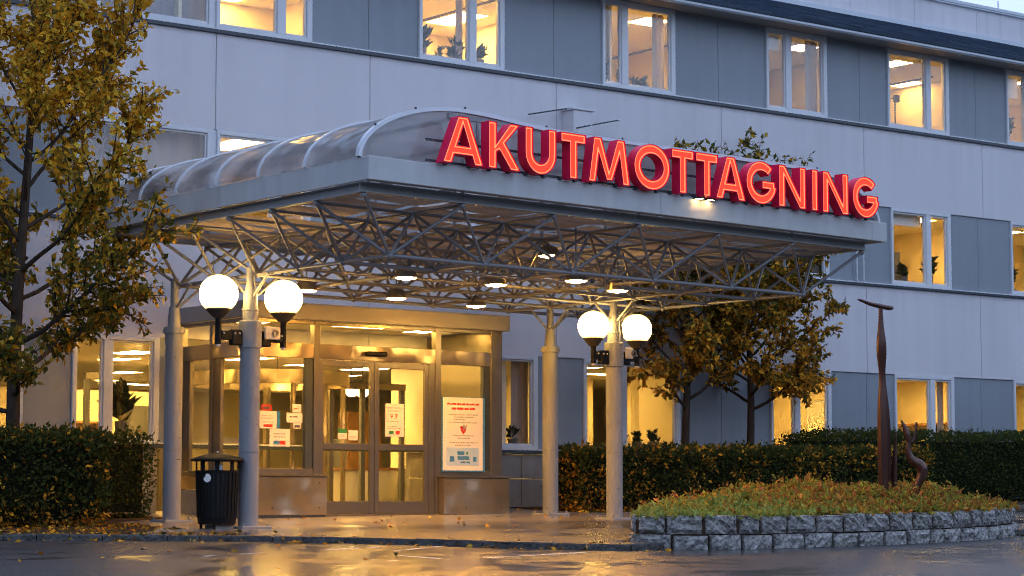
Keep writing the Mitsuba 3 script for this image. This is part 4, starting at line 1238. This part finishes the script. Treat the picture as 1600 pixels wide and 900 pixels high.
# ------------------------------------------------------------------ litter bin
bx_, by_ = 16.36, 27.60
bz = float(gz(bx_, by_))
bn = thing('litter_bin', 'black slatted litter bin with a domed lid beside the front left column', 'bin')
nb = 56


def flute(a):
    return 1 - .018 * (np.cos(a * 28) > 0.2)


put('body', lathe([(.0, .06), (.255, .06), (.262, .10), (.272, .16)], 40, (bx_, by_, bz)), 'm_black', bn)
for i in range(26):
    a0 = 2 * np.pi * i / 26
    M4 = basis([bx_ + .268 * math.cos(a0), by_ + .268 * math.sin(a0), bz], [math.cos(a0), math.sin(a0), 0], [-math.sin(a0), math.cos(a0), 0], [0.0, 0, 1])
    v, f = cbox(-.006, .008, -.026, .026, .16, .79, .004)
    v = v.copy(); v[:, 0] += (v[:, 2] - .16) * .04
    put('slat', xf((v, f), M4), 'm_black', bn)
put('liner', lathe([(.001, .1), (.25, .1), (.276, .78)], 32, (bx_, by_, bz)), 'm_dark', bn)
put('rim', lathe([(.272, .775), (.305, .78), (.307, .805), (.27, .808), (.27, .775)], 40, (bx_, by_, bz)), 'm_black', bn)
for i in range(8):
    a0 = 2 * np.pi * (i + .3) / 8
    M4 = basis([bx_ + .285 * math.cos(a0), by_ + .285 * math.sin(a0), bz], [math.cos(a0), math.sin(a0), 0], [-math.sin(a0), math.cos(a0), 0], [0, 0, 1])
    put('post', xf(cbox(-.01, .012, -.03, .03, .808, .945, .004), M4), 'm_black', bn)
put('lid', lathe([(.001, 1.052), (.03, 1.05), (.16, 1.03), (.30, .992), (.368, .966), (.375, .95), (.37, .935), (.34, .932), (.001, .94)], 44, (bx_, by_, bz)), 'm_black', bn, smooth=35)
put('knob', tri(trimesh.creation.icosphere(2, .016).apply_translation([bx_, by_, bz + 1.058])), 'm_white', bn)
for i in range(4):
    a0 = 2 * np.pi * (i + .55) / 4
    put('foot', tube([[bx_ + .22 * math.cos(a0), by_ + .22 * math.sin(a0), bz - .01], [bx_ + .22 * math.cos(a0), by_ + .22 * math.sin(a0), bz + .07]], .02, 8), 'm_black', bn)
put('concrete_foot', cbox(bx_ - .12, bx_ + .17, by_ - .18, by_ + .12, bz - .02, bz + .055, .01), 'm_plinth', bn)
# crumpled wrapper seen in the opening
wv = trimesh.creation.icosphere(2, .06)
wv.vertices *= 1 + .5 * (meshkit.noise(wv.vertices * 40, 3)[:, None] - .5)
wpz = thing('crumpled_wrapper', 'crumpled silvery blue wrapper in the opening of the black bin', 'litter')
dcam = np.array([-.55, -.83, 0])
scene_w = put('sheet', tri(wv.apply_translation(np.array([bx_, by_, bz + .84]) + dcam * .2 + np.array([.03, 0, 0]))), 'm_foil', wpz)
# round sticker on the slats
a0 = math.atan2(-.83, -.55) - .42
st_ = Point(0, 0).buffer(.058).difference(Polygon([(-.07, .06), (-.02, .06), (-.03, .02), (-.07, -.01)]))
ex = np.array([-math.sin(a0), math.cos(a0), 0])
put('sticker', xf(extrude(st_, .002), basis(np.array([bx_ + .302 * math.cos(a0), by_ + .302 * math.sin(a0), bz + .70]), ex, [0, 0, 1], np.cross(ex, [0, 0, 1]))), 'm_white', bn, label='round pale sticker on the bin front')

# ------------------------------------------------------------------ stone planter
PL = np.array([(19.27, 22.14), (19.50, 21.80), (20.1, 21.50), (21.0, 21.32), (22.2, 21.26), (23.4, 21.30), (24.6, 21.46), (25.7, 21.75), (26.6, 22.12), (27.3, 22.6), (27.75, 23.2), (27.85, 23.9), (27.4, 24.8), (26.3, 25.5), (24.9, 25.75), (23.3, 25.4), (21.8, 24.5), (20.5, 23.4), (19.5, 22.5)])
cs = np.vstack([PL, PL[:1]])
from scipy.interpolate import CubicSpline
tt = np.concatenate([[0], np.cumsum(np.linalg.norm(np.diff(cs, axis=0), axis=1))])
spx, spy = CubicSpline(tt, cs[:, 0], bc_type='periodic'), CubicSpline(tt, cs[:, 1], bc_type='periodic')
tf = np.linspace(0, tt[-1], 400)
ring = LineString(np.column_stack([spx(tf), spy(tf)]))
ringpoly = Polygon(ring.coords)
plan = thing('stone_planter', 'low curved planter wall of two courses of rough grey granite blocks', 'planter')


def block(a, b, nrm, z0, z1, dep, seed):
    """one rough-hewn block between plan points a and b (front face), going inwards along -nrm"""
    r_ = np.random.default_rng(seed)
    n1, n2 = 7, 5
    g = []
    us, vs = np.linspace(0, 1, n1), np.linspace(0, 1, n2)
    t = b - a
    V, idx = [], {}
    for i, u in enumerate(us):
        for j, v in enumerate(vs):
            edge = i in (0, n1 - 1) or j in (0, n2 - 1)
            o = (-.013 if edge else .010) + r_.uniform(-.022, .020)
            uu, vv = u, v
            if i == 0: uu += .02 + r_.uniform(0, .025)
            if i == n1 - 1: uu -= .02 + r_.uniform(0, .025)
            if j == 0: vv += .02 + r_.uniform(0, .05)
            if j == n2 - 1: vv -= .02 + r_.uniform(0, .05)
            p = a + t * uu + nrm * o
            V.append([p[0], p[1], z0 + (z1 - z0) * vv + gz(*p)])
    nf = len(V)
    bk = []
    for (u, v) in ((.02, .0), (.98, .0), (.98, .97), (.02, .97)):
        for dd in (-.035, -dep):
            p = a + t * u + nrm * dd
            V.append([p[0], p[1], z0 + (z1 - z0) * v + gz(*p)])
    F = []
    for i in range(n1 - 1):
        for j in range(n2 - 1):
            q = i * n2 + j
            F += [[q, q + n2, q + n2 + 1], [q, q + n2 + 1, q + 1]]
    bl, br, tr_, tl = nf, nf + 2, nf + 4, nf + 6
    bot_ = [i * n2 for i in range(n1)]; top_ = [i * n2 + n2 - 1 for i in range(n1)]
    lef = list(range(n2)); rig = [(n1 - 1) * n2 + j for j in range(n2)]

    def fan(edge, c0, c1, flip):
        h = len(edge) // 2
        for k_ in range(len(edge) - 1):
            tri_ = [edge[k_], edge[k_ + 1], c0 if k_ < h else c1]
            F.append(tri_[::-1] if flip else tri_)
        tri_ = [edge[h], c1, c0]
        F.append(tri_[::-1] if flip else tri_)
    fan(bot_, bl, br, True); fan(top_, tl, tr_, False); fan(lef, bl, tl, False); fan(rig, br, tr_, True)
    for p, q in ((bl, br), (br, tr_), (tr_, tl), (tl, bl)):
        F += [[p, q, q + 1], [p, q + 1, p + 1]]
    F += [[bl + 1, br + 1, tr_ + 1], [bl + 1, tr_ + 1, tl + 1]]
    m = trimesh.Trimesh(np.array(V), np.array(F), process=False)
    m.fix_normals()
    return tri(m)


sd = 0
for course, (z0, z1, inset) in enumerate(((-.12, .115, 0.0), (.122, .360, .035))):
    off = ring if inset == 0 else LineString(ringpoly.buffer(-inset).exterior.coords)
    s = 0.12 * course
    while s < off.length - .2:
        L = rng.choice([.34, .44, .48, .52, .50])
        if off.length - s < .72:
            L = (off.length - s) if off.length - s < .56 else (off.length - s) / 2
        e = min(s + L - rng.uniform(.018, .04), off.length)
        a, b = np.array(off.interpolate(s).coords[0]), np.array(off.interpolate(e).coords[0])
        t = (b - a) / (np.linalg.norm(b - a) + 1e-9)
        nrm = np.array([t[1], -t[0]])
        if Point(*((a + b) / 2 + nrm * .05)).within(ringpoly):
            nrm = -nrm
        dz = rng.uniform(-.012, .012)
        if e - s > .12:
            put('block', block(a, b, nrm, z0, z1 + dz, .22, sd), 'm_granite', plan)
        sd += 1
        s += L
# dark joint core behind the blocks and the soil
core = ringpoly.buffer(-.075)
cc = np.array(core.exterior.coords)[:-1]
n = len(cc)
V = np.vstack([np.column_stack([cc, gz(cc[:, 0], cc[:, 1]) - .05]), np.column_stack([cc, gz(cc[:, 0], cc[:, 1]) + .29])])
i = np.arange(n); j = (i + 1) % n
g_ = trimesh.creation.triangulate_polygon(core, engine='earcut')
V2 = np.column_stack([g_[0], gz(g_[0][:, 0], g_[0][:, 1]) + .29])
put('soil', cat_([(V, np.vstack([np.stack([i, j, j + n], 1), np.stack([i, j + n, i + n], 1)])), (V2, g_[1])]), 'm_soil', plan)

# ------------------------------------------------------------------ leaves
PAL = {
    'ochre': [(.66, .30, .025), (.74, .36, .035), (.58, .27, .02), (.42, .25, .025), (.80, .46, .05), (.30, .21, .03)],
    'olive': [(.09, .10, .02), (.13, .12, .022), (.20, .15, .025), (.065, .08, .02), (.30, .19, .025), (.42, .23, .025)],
    'dkgreen': [(.040, .060, .018), (.032, .048, .015), (.056, .076, .020), (.045, .055, .02), (.07, .076, .025)],
    'mixed': [(.035, .045, .014), (.045, .05, .015), (.10, .075, .018), (.22, .09, .016), (.05, .055, .018), (.16, .10, .02)],
    'rust': [(.18, .08, .02), (.28, .12, .02), (.09, .07, .02), (.055, .055, .018), (.33, .15, .025), (.04, .045, .015)],
    'rustbright': [(.52, .22, .028), (.66, .31, .035), (.26, .14, .028), (.11, .10, .022), (.74, .38, .04), (.13, .09, .022)],
    'cover': [(.30, .26, .05), (.36, .26, .05), (.22, .21, .045), (.38, .19, .05), (.33, .13, .045), (.17, .17, .04), (.25, .10, .04)],
    'covergreen': [(.22, .27, .08), (.26, .29, .09), (.17, .22, .06), (.30, .28, .07)],
}


def cols(pal, n, jit=.18):
    p = np.array(PAL[pal])
    return np.clip(p[rng.integers(0, len(p), n)] * (1 + rng.normal(0, jit, (n, 1))), .004, .8)


def blend_cols(p1, p2, w):
    a, b = cols(p1, len(w)), cols(p2, len(w))
    return np.where((rng.uniform(size=len(w)) < w)[:, None], b, a)


# ---- hedges: a leaf shell of uneven depth around a dark twiggy core
def hedge(name, label, x0, x1, y0, y1, h, dens, size, pal, pal2, w2, bulge=.05, lowleaf=0.0):
    hd = thing(name, label, 'hedge')
    pts, nrm = [], []

    def face(n, fn):
        a, b = rng.uniform(size=n), rng.uniform(size=n)
        p, m_ = fn(a, b)
        pts.append(p); nrm.append(np.tile(m_, (n, 1)))
    W, D = x1 - x0, y1 - y0
    face(int(W * h * dens), lambda a, b: (np.column_stack([x0 + a * W, 0 * a + y0, b * h]), [0, -1.0, .15]))
    face(int(W * D * dens), lambda a, b: (np.column_stack([x0 + a * W, y0 + b * D, 0 * a + h]), [0, 0, 1.0]))
    for xx, s_ in ((x0, -1), (x1, 1)):
        face(int(D * h * dens), lambda a, b: (np.column_stack([0 * a + xx, y0 + a * D, b * h]), [s_ * 1.0, 0, .15]))
    face(int(W * h * dens * .35), lambda a, b: (np.column_stack([x0 + a * W, 0 * a + y1, b * h]), [0, 1.0, .15]))
    p, nn = np.vstack(pts), np.vstack(nrm)
    wob = (meshkit.fbm(p * 2.2, 3, 4) - .5) * 2
    dep = rng.uniform(-.14, .05, len(p)) + wob * bulge * 1.6
    # rounded shoulders and a slightly narrower foot
    p = p + nn * dep[:, None]
    foot = np.clip(.35 - p[:, 2], 0, 1)
    p -= nn * (foot * .35)[:, None] * (np.abs(nn[:, 2:3]) < .5)
    p[:, 2] = np.maximum(p[:, 2], .02)
    keep = rng.uniform(size=len(p)) < np.clip(.45 + 1.6 * (meshkit.fbm(p * 5.5, 2, 9) - .25), .25, 1)
    p, nn = p[keep], nn[keep]
    dirs = nn * .55 + rng.normal(0, .55, p.shape) + [0, 0, .10]
    # some young shoots that stand out of the top
    k_ = int(W * 16)
    tx = rng.uniform(x0, x1, k_); ty = rng.uniform(y0, y1, k_)
    for t in range(4):
        q = np.column_stack([tx + rng.normal(0, .012, k_), ty + rng.normal(0, .012, k_), h + .02 + .03 * t * rng.uniform(.3, 1.3, k_)])
        p = np.vstack([p, q]); dirs = np.vstack([dirs, np.column_stack([rng.normal(0, .6, (k_, 2)), rng.uniform(.2, 1, k_)])])
    zh = p[:, 2].copy()
    p[:, 2] += gz(p[:, 0], p[:, 1])
    clump = np.clip((meshkit.fbm(p * 3.0, 3, 21) - .42) * 5, 0, 1)
    w = w2 * clump * 1.6 + lowleaf * np.clip(.4 - zh, 0, .4) * 2.2
    c = blend_cols(pal, pal2, w)
    m, vc = leaf_set(p, dirs, size * rng.uniform(.6, 1.25, len(p)), c, .55)
    put('foliage', m, 'm_leaf', hd, color=vc, kind='stuff')
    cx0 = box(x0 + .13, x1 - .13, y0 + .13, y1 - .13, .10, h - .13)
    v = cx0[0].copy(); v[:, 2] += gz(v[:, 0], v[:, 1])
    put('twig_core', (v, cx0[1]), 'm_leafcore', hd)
    tw = []
    for _ in range(int(W * 7)):
        a = np.array([rng.uniform(x0 + .1, x1 - .1), rng.uniform(y0 + .08, y1 - .1), 0])
        a[2] = gz(a[0], a[1])
        tw.append(tube([a, a + [rng.normal(0, .06), rng.normal(0, .05), .3]], rng.uniform(.008, .016), 5))
    put('stems', cat_(tw), 'm_bark', hd, kind='stuff')
    return hd


hedge('hedge', 'dark green clipped hedge in front at the left edge below the yellow tree', 10.6, 15.30, 28.75, 29.75, 1.27, 1050, .085, 'dkgreen', 'rustbright', .16, lowleaf=1.3)
hedge('hedge', 'short dark hedge behind the left hedge beside the back left column', 14.6, 17.12, 30.75, 31.75, 1.24, 900, .07, 'dkgreen', 'mixed', .15)
hedge('hedge', 'low hedge turning orange behind the front right lamp column', 25.15, 34.2, 30.35, 31.25, 1.06, 1000, .085, 'dkgreen', 'rustbright', .34, lowleaf=1.0)
hedge('hedge', 'tall dark green hedge behind the planter at the right edge', 31.55, 45.0, 31.0, 31.95, 1.36, 1000, .065, 'dkgreen', 'olive', .04)

# soil beds under the hedges
put('soil_bed', ground_poly([(-10, 27.72), (10, 27.55), (12.9, 27.3), (14.5, 26.85), (15.3, 27.4), (15.95, 28.6), (16.0, 29.9), (17.3, 30.6), (17.6, 32.4), (-10, 32.4)], .008), 'm_soil', kind='structure', label='leaf strewn soil bed under the left hedge', cat='soil')
put('soil_bed', ground_poly([(25.0, 30.1), (34.0, 29.9), (46, 30.3), (46, 32.4), (25.0, 32.4)], .008), 'm_soil', kind='structure', label='soil bed under the right hedges', cat='soil')

# ---- ground cover in the planter
Np = 20000
bb = core.bounds
q = np.column_stack([rng.uniform(bb[0], bb[2], Np * 2), rng.uniform(bb[1], bb[3], Np * 2)])
from shapely import contains_xy, points, distance
q = q[contains_xy(core.buffer(.03), q[:, 0], q[:, 1])][:Np]
de = distance(points(q), core.exterior)
hh = .04 + .20 * smooth01(np.clip(de / 1.3, 0, 1)) + .36 * (meshkit.fbm(np.column_stack([q * 1.9, 0 * q[:, 0]]), 4, 2) - .42)
hh *= np.clip(.40 + .60 * (q[:, 0] - 19.3) / 3.0, .40, 1)
z = gz(q[:, 0], q[:, 1]) + .30 + np.maximum(hh, .05) * rng.uniform(.25, 1.08, len(q)) ** .7
p = np.column_stack([q, z])
dirs = np.column_stack([rng.normal(0, .6, (len(q), 2)), rng.uniform(-.2, 1.0, len(q))])
lft = np.clip((22.3 - q[:, 0]) / 1.6 + (meshkit.fbm(np.column_stack([q * 2, 0 * q[:, 0]]), 2, 5) - .5) * 2, 0, 1)
c = blend_cols('cover', 'covergreen', lft)
m1, c1 = leaf_set(p, dirs, .115 * rng.uniform(.45, 1.3, len(p)), c * np.array([1.0, 1.08, .95]), .5)
# taller shoots
ks = 260
sel = rng.choice(len(q), ks, replace=False)
pp, dd = [], []
for t in range(6):
    o = p[sel] + np.column_stack([rng.normal(0, .01, (ks, 2)), .035 * t * np.ones(ks) * rng.uniform(.4, 1.2, ks)])
    pp.append(o); dd.append(np.column_stack([rng.normal(0, .7, (ks, 2)), rng.uniform(.2, .9, ks)]))
m2, c2 = leaf_set(np.vstack(pp), np.vstack(dd), .065, cols('cover', ks * 6), .45)
put('ground_cover', cat_([m1, m2]), 'm_leaf', color=np.vstack([c1, c2]), kind='stuff', label='yellow green and russet ground cover filling the stone planter', cat='ground cover')

# ---- fallen leaves
fl_ = []


def litter(n, fn, off):
    xy = fn(n)
    z = gz(xy[:, 0], xy[:, 1]) + off + rng.uniform(.004, .02, n)
    fl_.append(np.column_stack([xy, z]))


kl = LineString(KERB)


def near_kerb(lo, hi, spread, side):
    def f(n):
        s_ = rng.uniform(kl.project(Point(*lo)), kl.project(Point(*hi)), n)
        c_ = np.array([kl.interpolate(t).coords[0] for t in s_])
        c2 = np.array([kl.interpolate(t + .05).coords[0] for t in s_])
        t_ = (c2 - c_); t_ /= np.linalg.norm(t_, axis=1, keepdims=True)
        n_ = np.column_stack([-t_[:, 1], t_[:, 0]])
        return c_ + n_ * (side * np.abs(rng.exponential(spread, n)))[:, None]
    return f


litter(420, near_kerb((10, 27.4), (15.6, 25.7), .35, 1), .02)
litter(170, near_kerb((10, 27.4), (18.5, 22), .12, -1), -.09)
litter(60, near_kerb((15, 26), (18.6, 21.7), .1, 1), .012)
litter(160, near_kerb((18.7, 21.5), (29, 22.3), .10, -1), -.09)
litter(110, near_kerb((18.9, 21.4), (29, 22.3), .10, 1), .006)
litter(700, lambda n: np.column_stack([rng.uniform(12, 15.9, n), rng.uniform(27.6, 29.0, n)]), .012)
litter(520, lambda n: np.column_stack([rng.uniform(24.9, 30, n), 30.35 - np.abs(rng.exponential(.22, n))]), .012)
litter(60, lambda n: np.column_stack([rng.uniform(24, 26.5, n), rng.uniform(31.2, 32.4, n)]), .006)
litter(30, lambda n: np.column_stack([rng.uniform(10, 17, n), rng.uniform(20.5, 26.5, n)]), -.094)
litter(50, lambda n: np.column_stack([rng.uniform(16.5, 24, n), rng.uniform(25.5, 30, n)]), .003)
lp = np.vstack(fl_)
ok = ~contains_xy(ringpoly, lp[:, 0], lp[:, 1])
lp = lp[ok]
onroad = np.array([not Polygon(list(map(tuple, KERB)) + [(60, 40), (-10, 40)]).contains(Point(a, b)) for a, b, _ in lp])
lp[:, 2] = gz(lp[:, 0], lp[:, 1]) + np.where(onroad, -.065, 0) + rng.uniform(.005, .022, len(lp))
dirs = np.column_stack([rng.normal(size=(len(lp), 2)), rng.normal(0, .18, len(lp))])
m, vc = leaf_set(lp, dirs, rng.uniform(.04, .09, len(lp)), blend_cols('ochre', 'rust', np.full(len(lp), .55)), .6, .1)
put('fallen_leaves', m, 'm_leaf', color=vc, kind='stuff', label='yellow and brown fallen leaves along the kerb and under the hedges', cat='fallen leaves')


# ---- trees
def tree(label, base, height, r0, crown, seed, pal_top, pal_low, nprim, leaf, leafn, z_first, lean=(0, 0), elev=(48, 66), switch=4.5, side=None, dbl=.75, thin=0, more=0):
    r_ = np.random.default_rng(seed)
    t = thing('tree', label, 'tree')
    base = np.array([base[0], base[1], float(gz(*base)) - .02])
    hs = np.linspace(0, 1, 14)
    tr = np.column_stack([base[0] + lean[0] * hs + .05 * np.sin(hs * 7 + seed), base[1] + lean[1] * hs + .05 * np.cos(hs * 6 + seed), base[2] + hs * height])
    rad = r0 * (1 - hs) ** .8 + .008
    rad[0] *= 1.25
    put('trunk', tube(tr, rad, 10), 'm_bark', t, smooth=True)
    wood, LP, LD = [], [], []

    def at(h):
        return np.array([np.interp(h, hs, tr[:, k]) for k in range(3)])

    def grow(p, d, L, r, depth):
        n = max(4, int(L / .16))
        P_ = [p]
        for k_ in range(n):
            d = d + r_.normal(0, .07, 3) + np.array([0, 0, .035 if depth < 2 else .0])
            d /= np.linalg.norm(d)
            P_.append(P_[-1] + d * L / n)
        P_ = np.array(P_)
        wood.append(tube(P_, np.linspace(r, max(r * .25, .0035), len(P_)), 6 if depth == 0 else 4, False))
        if depth >= 1 or L < 1.2:
            rng_ = np.linspace(.12, 1, max(3, int(L * leafn)))
        else:
            rng_ = np.linspace(.38, 1, max(3, int(L * leafn * .7)))
        for u in rng_:
            c_ = np.array([np.interp(u * n, np.arange(n + 1), P_[:, k]) for k in range(3)])
            dd_ = d * .5 + r_.normal(0, .75, 3) - np.array([0, 0, .30])
            LP.append(c_ + r_.normal(0, .012, 3)); LD.append(dd_)
            if r_.uniform() < dbl:
                LP.append(c_ + r_.normal(0, .02, 3)); LD.append(d * .2 + r_.normal(0, .7, 3) - np.array([0, 0, .45]))
        if depth < 2:
            m_ = int(L * (6.5 if depth == 0 else 4.5)) + 1
            for k_ in range(m_):
                u = r_.uniform(.22, .97)
                c_ = np.array([np.interp(u * n, np.arange(n + 1), P_[:, k]) for k in range(3)])
                sd_ = r_.normal(size=3); sd_ -= d * (sd_ @ d); sd_ /= np.linalg.norm(sd_)
                nd = d * r_.uniform(.55, 1.0) + sd_ * r_.uniform(.5, .9) + np.array([0, 0, .12])
                grow(c_, nd / np.linalg.norm(nd), max(.18, L * (1 - u * .6) * r_.uniform(.22, .48)), r * .45, depth + 1)
    az = r_.uniform(0, 6.28)
    for k_ in range(nprim):
        f = (k_ + .5) / nprim
        h = z_first / height + (1 - z_first / height - .04) * f ** .9
        az += 2.39996 + r_.normal(0, .25)
        el = math.radians(np.interp(f, [0, 1], elev) + r_.normal(0, 6))
        d = np.array([math.cos(az) * math.cos(el), math.sin(az) * math.cos(el), math.sin(el)])
        L = crown * np.interp(f, [0, .25, .6, 1], [.85, 1.0, .78, .42]) * r_.uniform(.8, 1.15)
        if side is not None:
            L *= 1 + .28 * (d[:2] @ np.array(side)) / (np.linalg.norm(d[:2]) + 1e-6)
        grow(at(h), d, L, r0 * .42 * (1 - .6 * f), 0)
    put('branches', cat_(wood), 'm_bark', t, kind='stuff')
    LPa, LDa = np.array(LP), np.array(LD)
    if more:
        k2 = r_.choice(len(LPa), int(len(LPa) * more), replace=False)
        LPa = np.vstack([LPa, LPa[k2] + r_.normal(0, .05, (len(k2), 3))])
        LDa = np.vstack([LDa, r_.normal(0, .7, (len(k2), 3)) - np.array([0, 0, .4])])
    if thin:
        kp = r_.uniform(size=len(LPa)) > np.clip((LPa[:, 2] - base[2] - thin) / .8, 0, .72)
        LPa, LDa = LPa[kp], LDa[kp]
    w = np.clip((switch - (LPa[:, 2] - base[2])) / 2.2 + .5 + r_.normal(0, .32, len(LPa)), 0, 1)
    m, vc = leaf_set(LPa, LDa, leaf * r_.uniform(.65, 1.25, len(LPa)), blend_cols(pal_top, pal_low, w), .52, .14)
    put('crown', m, 'm_leaf', t, color=vc, kind='stuff')
    return len(LPa)


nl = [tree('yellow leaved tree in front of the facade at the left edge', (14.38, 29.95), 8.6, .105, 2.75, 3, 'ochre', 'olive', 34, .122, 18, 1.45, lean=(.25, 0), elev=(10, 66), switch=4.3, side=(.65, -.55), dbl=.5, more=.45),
      tree('tree with orange lower leaves behind the right lamp column, left of two', (28.95, 31.75), 6.0, .085, 2.55, 11, 'olive', 'rustbright', 34, .13, 28, 1.75, elev=(16, 78), switch=4.6, thin=5.2),
      tree('dark leaved tree rising behind the right half of the red letters, right of two', (30.55, 31.75), 6.2, .080, 2.4, 19, 'olive', 'rustbright', 38, .13, 27, 1.75, elev=(16, 80), switch=4.3, thin=4.5, side=(.8, -.3))]

# ------------------------------------------------------------------ bronze sculptures in the planter
sx_, sy_ = 25.05, 23.2
sz_ = float(gz(sx_, sy_)) + .20
sc = thing('tall_sculpture', 'tall slender bronze figure with a crossbar on its head standing in the planter', 'sculpture')
prof_t = [(.0, .085), (.25, .085), (.7, .098), (1.15, .108), (1.5, .105), (1.75, .094), (2.0, .072), (2.15, .054), (2.25, .050), (2.38, .056), (2.5, .074), (2.65, .086), (2.78, .084), (2.92, .064), (3.08, .044), (3.22, .034), (3.36, .033)]
KS = .92
zz = np.array([a for a, b in prof_t]) * KS
rr_ = np.array([b for a, b in prof_t])
zq = np.linspace(0, zz[-1], 60)
rq = np.interp(zq, zz, rr_)
rq = np.convolve(np.pad(rq, 2, mode='edge'), np.ones(5) / 5, 'valid')
ang = np.arange(40) * 2 * np.pi / 40
V = []
for zk, rk in zip(zq, rq):
    low = np.clip((1.9 * KS - zk) / .9, 0, 1)
    fl2 = 1 + low * .13 * np.cos(ang * 7) + .05 * low * np.cos(ang * 3 + 1)
    V.append(np.column_stack([sx_ + .015 * math.sin(zk * 1.6) + rk * fl2 * np.cos(ang), sy_ + rk * .8 * fl2 * np.sin(ang), 0 * ang + sz_ + zk]))
V = np.vstack(V)
F = []
for i in range(59):
    j = np.arange(40); q_ = (j + 1) % 40
    F += [np.stack([i * 40 + j, i * 40 + q_, (i + 1) * 40 + q_], 1), np.stack([i * 40 + j, (i + 1) * 40 + q_, (i + 1) * 40 + j], 1)]
put('body', (V, np.vstack(F)), 'm_bronze', sc, smooth=True)
zt = sz_ + zq[-1]
bar = tube([[sx_ - .40, sy_ + .1, zt + .10], [sx_ - .36, sy_ + .09, zt + .095], [sx_ - .2, sy_ + .05, zt + .045], [sx_, sy_, zt + .01], [sx_ + .14, sy_ - .03, zt - .005], [sx_ + .19, sy_ - .04, zt + .0], [sx_ + .2, sy_ - .045, zt + .003]], [.008, .024, .036, .046, .046, .036, .01], 14, True, (1.0, .8))
put('crossbar', bar, 'm_bronze', sc, smooth=True)
ss = thing('small_sculpture', 'small curved bronze figure with two horns beside the tall sculpture', 'sculpture')
bx0, by0 = 25.30, 22.9
bz0 = float(gz(bx0, by0)) + .22


def sm(pts, rad, n=26):
    pts, rad = np.array(pts, float), np.array(rad, float)
    u = np.linspace(0, 1, len(pts))
    uu = np.linspace(0, 1, n)
    return CubicSpline(u, pts)(uu), np.interp(uu, u, rad)


ax = np.array([.79, -.61, 0])     # the figure is spread across this horizontal direction


def L3(pts):
    return [np.array([bx0, by0, bz0]) + ax * a + np.array([0, 0, z]) for a, z in pts]


a_, r_ = sm(L3([(-.10, .0), (-.02, .22), (.07, .40), (.155, .58), (.17, .68), (.12, .76), (.02, .82), (-.03, .95), (-.02, 1.12)]), [.045, .05, .055, .072, .082, .078, .062, .050, .036])
put('body', tube(a_, r_, 14, True), 'm_bronze', ss, smooth=True)
a_, r_ = sm(L3([(.08, .0), (.09, .16), (.085, .30), (.10, .42)]), [.035, .034, .036, .045])
put('leg', tube(a_, r_, 12, True), 'm_bronze', ss, smooth=True)
a_, r_ = sm(L3([(-.02, 1.08), (-.045, 1.2), (-.085, 1.32), (-.13, 1.40)]), [.045, .05, .03, .012])
put('horn', tube(a_, r_, 12, True), 'm_bronze', ss, smooth=True)
a_, r_ = sm(L3([(-.01, 1.08), (.05, 1.12), (.075, 1.24), (.10, 1.38)]), [.03, .03, .024, .016])
put('horn', tube(a_, r_, 12, True), 'm_bronze', ss, smooth=True)
a_, r_ = sm([p + np.array([.0, .14, 0]) for p in L3([(-.14, .0), (-.14, .4), (-.13, .8), (-.10, 1.22)])], [.035, .045, .04, .012])
put('blade', tube(a_, r_, 12, True, (1.3, .6)), 'm_bronze', ss, smooth=True)

print('shapes', sum(1 for d in scene.values() if d.get('type') == 'ply'), 'leaves', nl)
for k in [k for k, v in labels.items() if not v]:
    del labels[k]
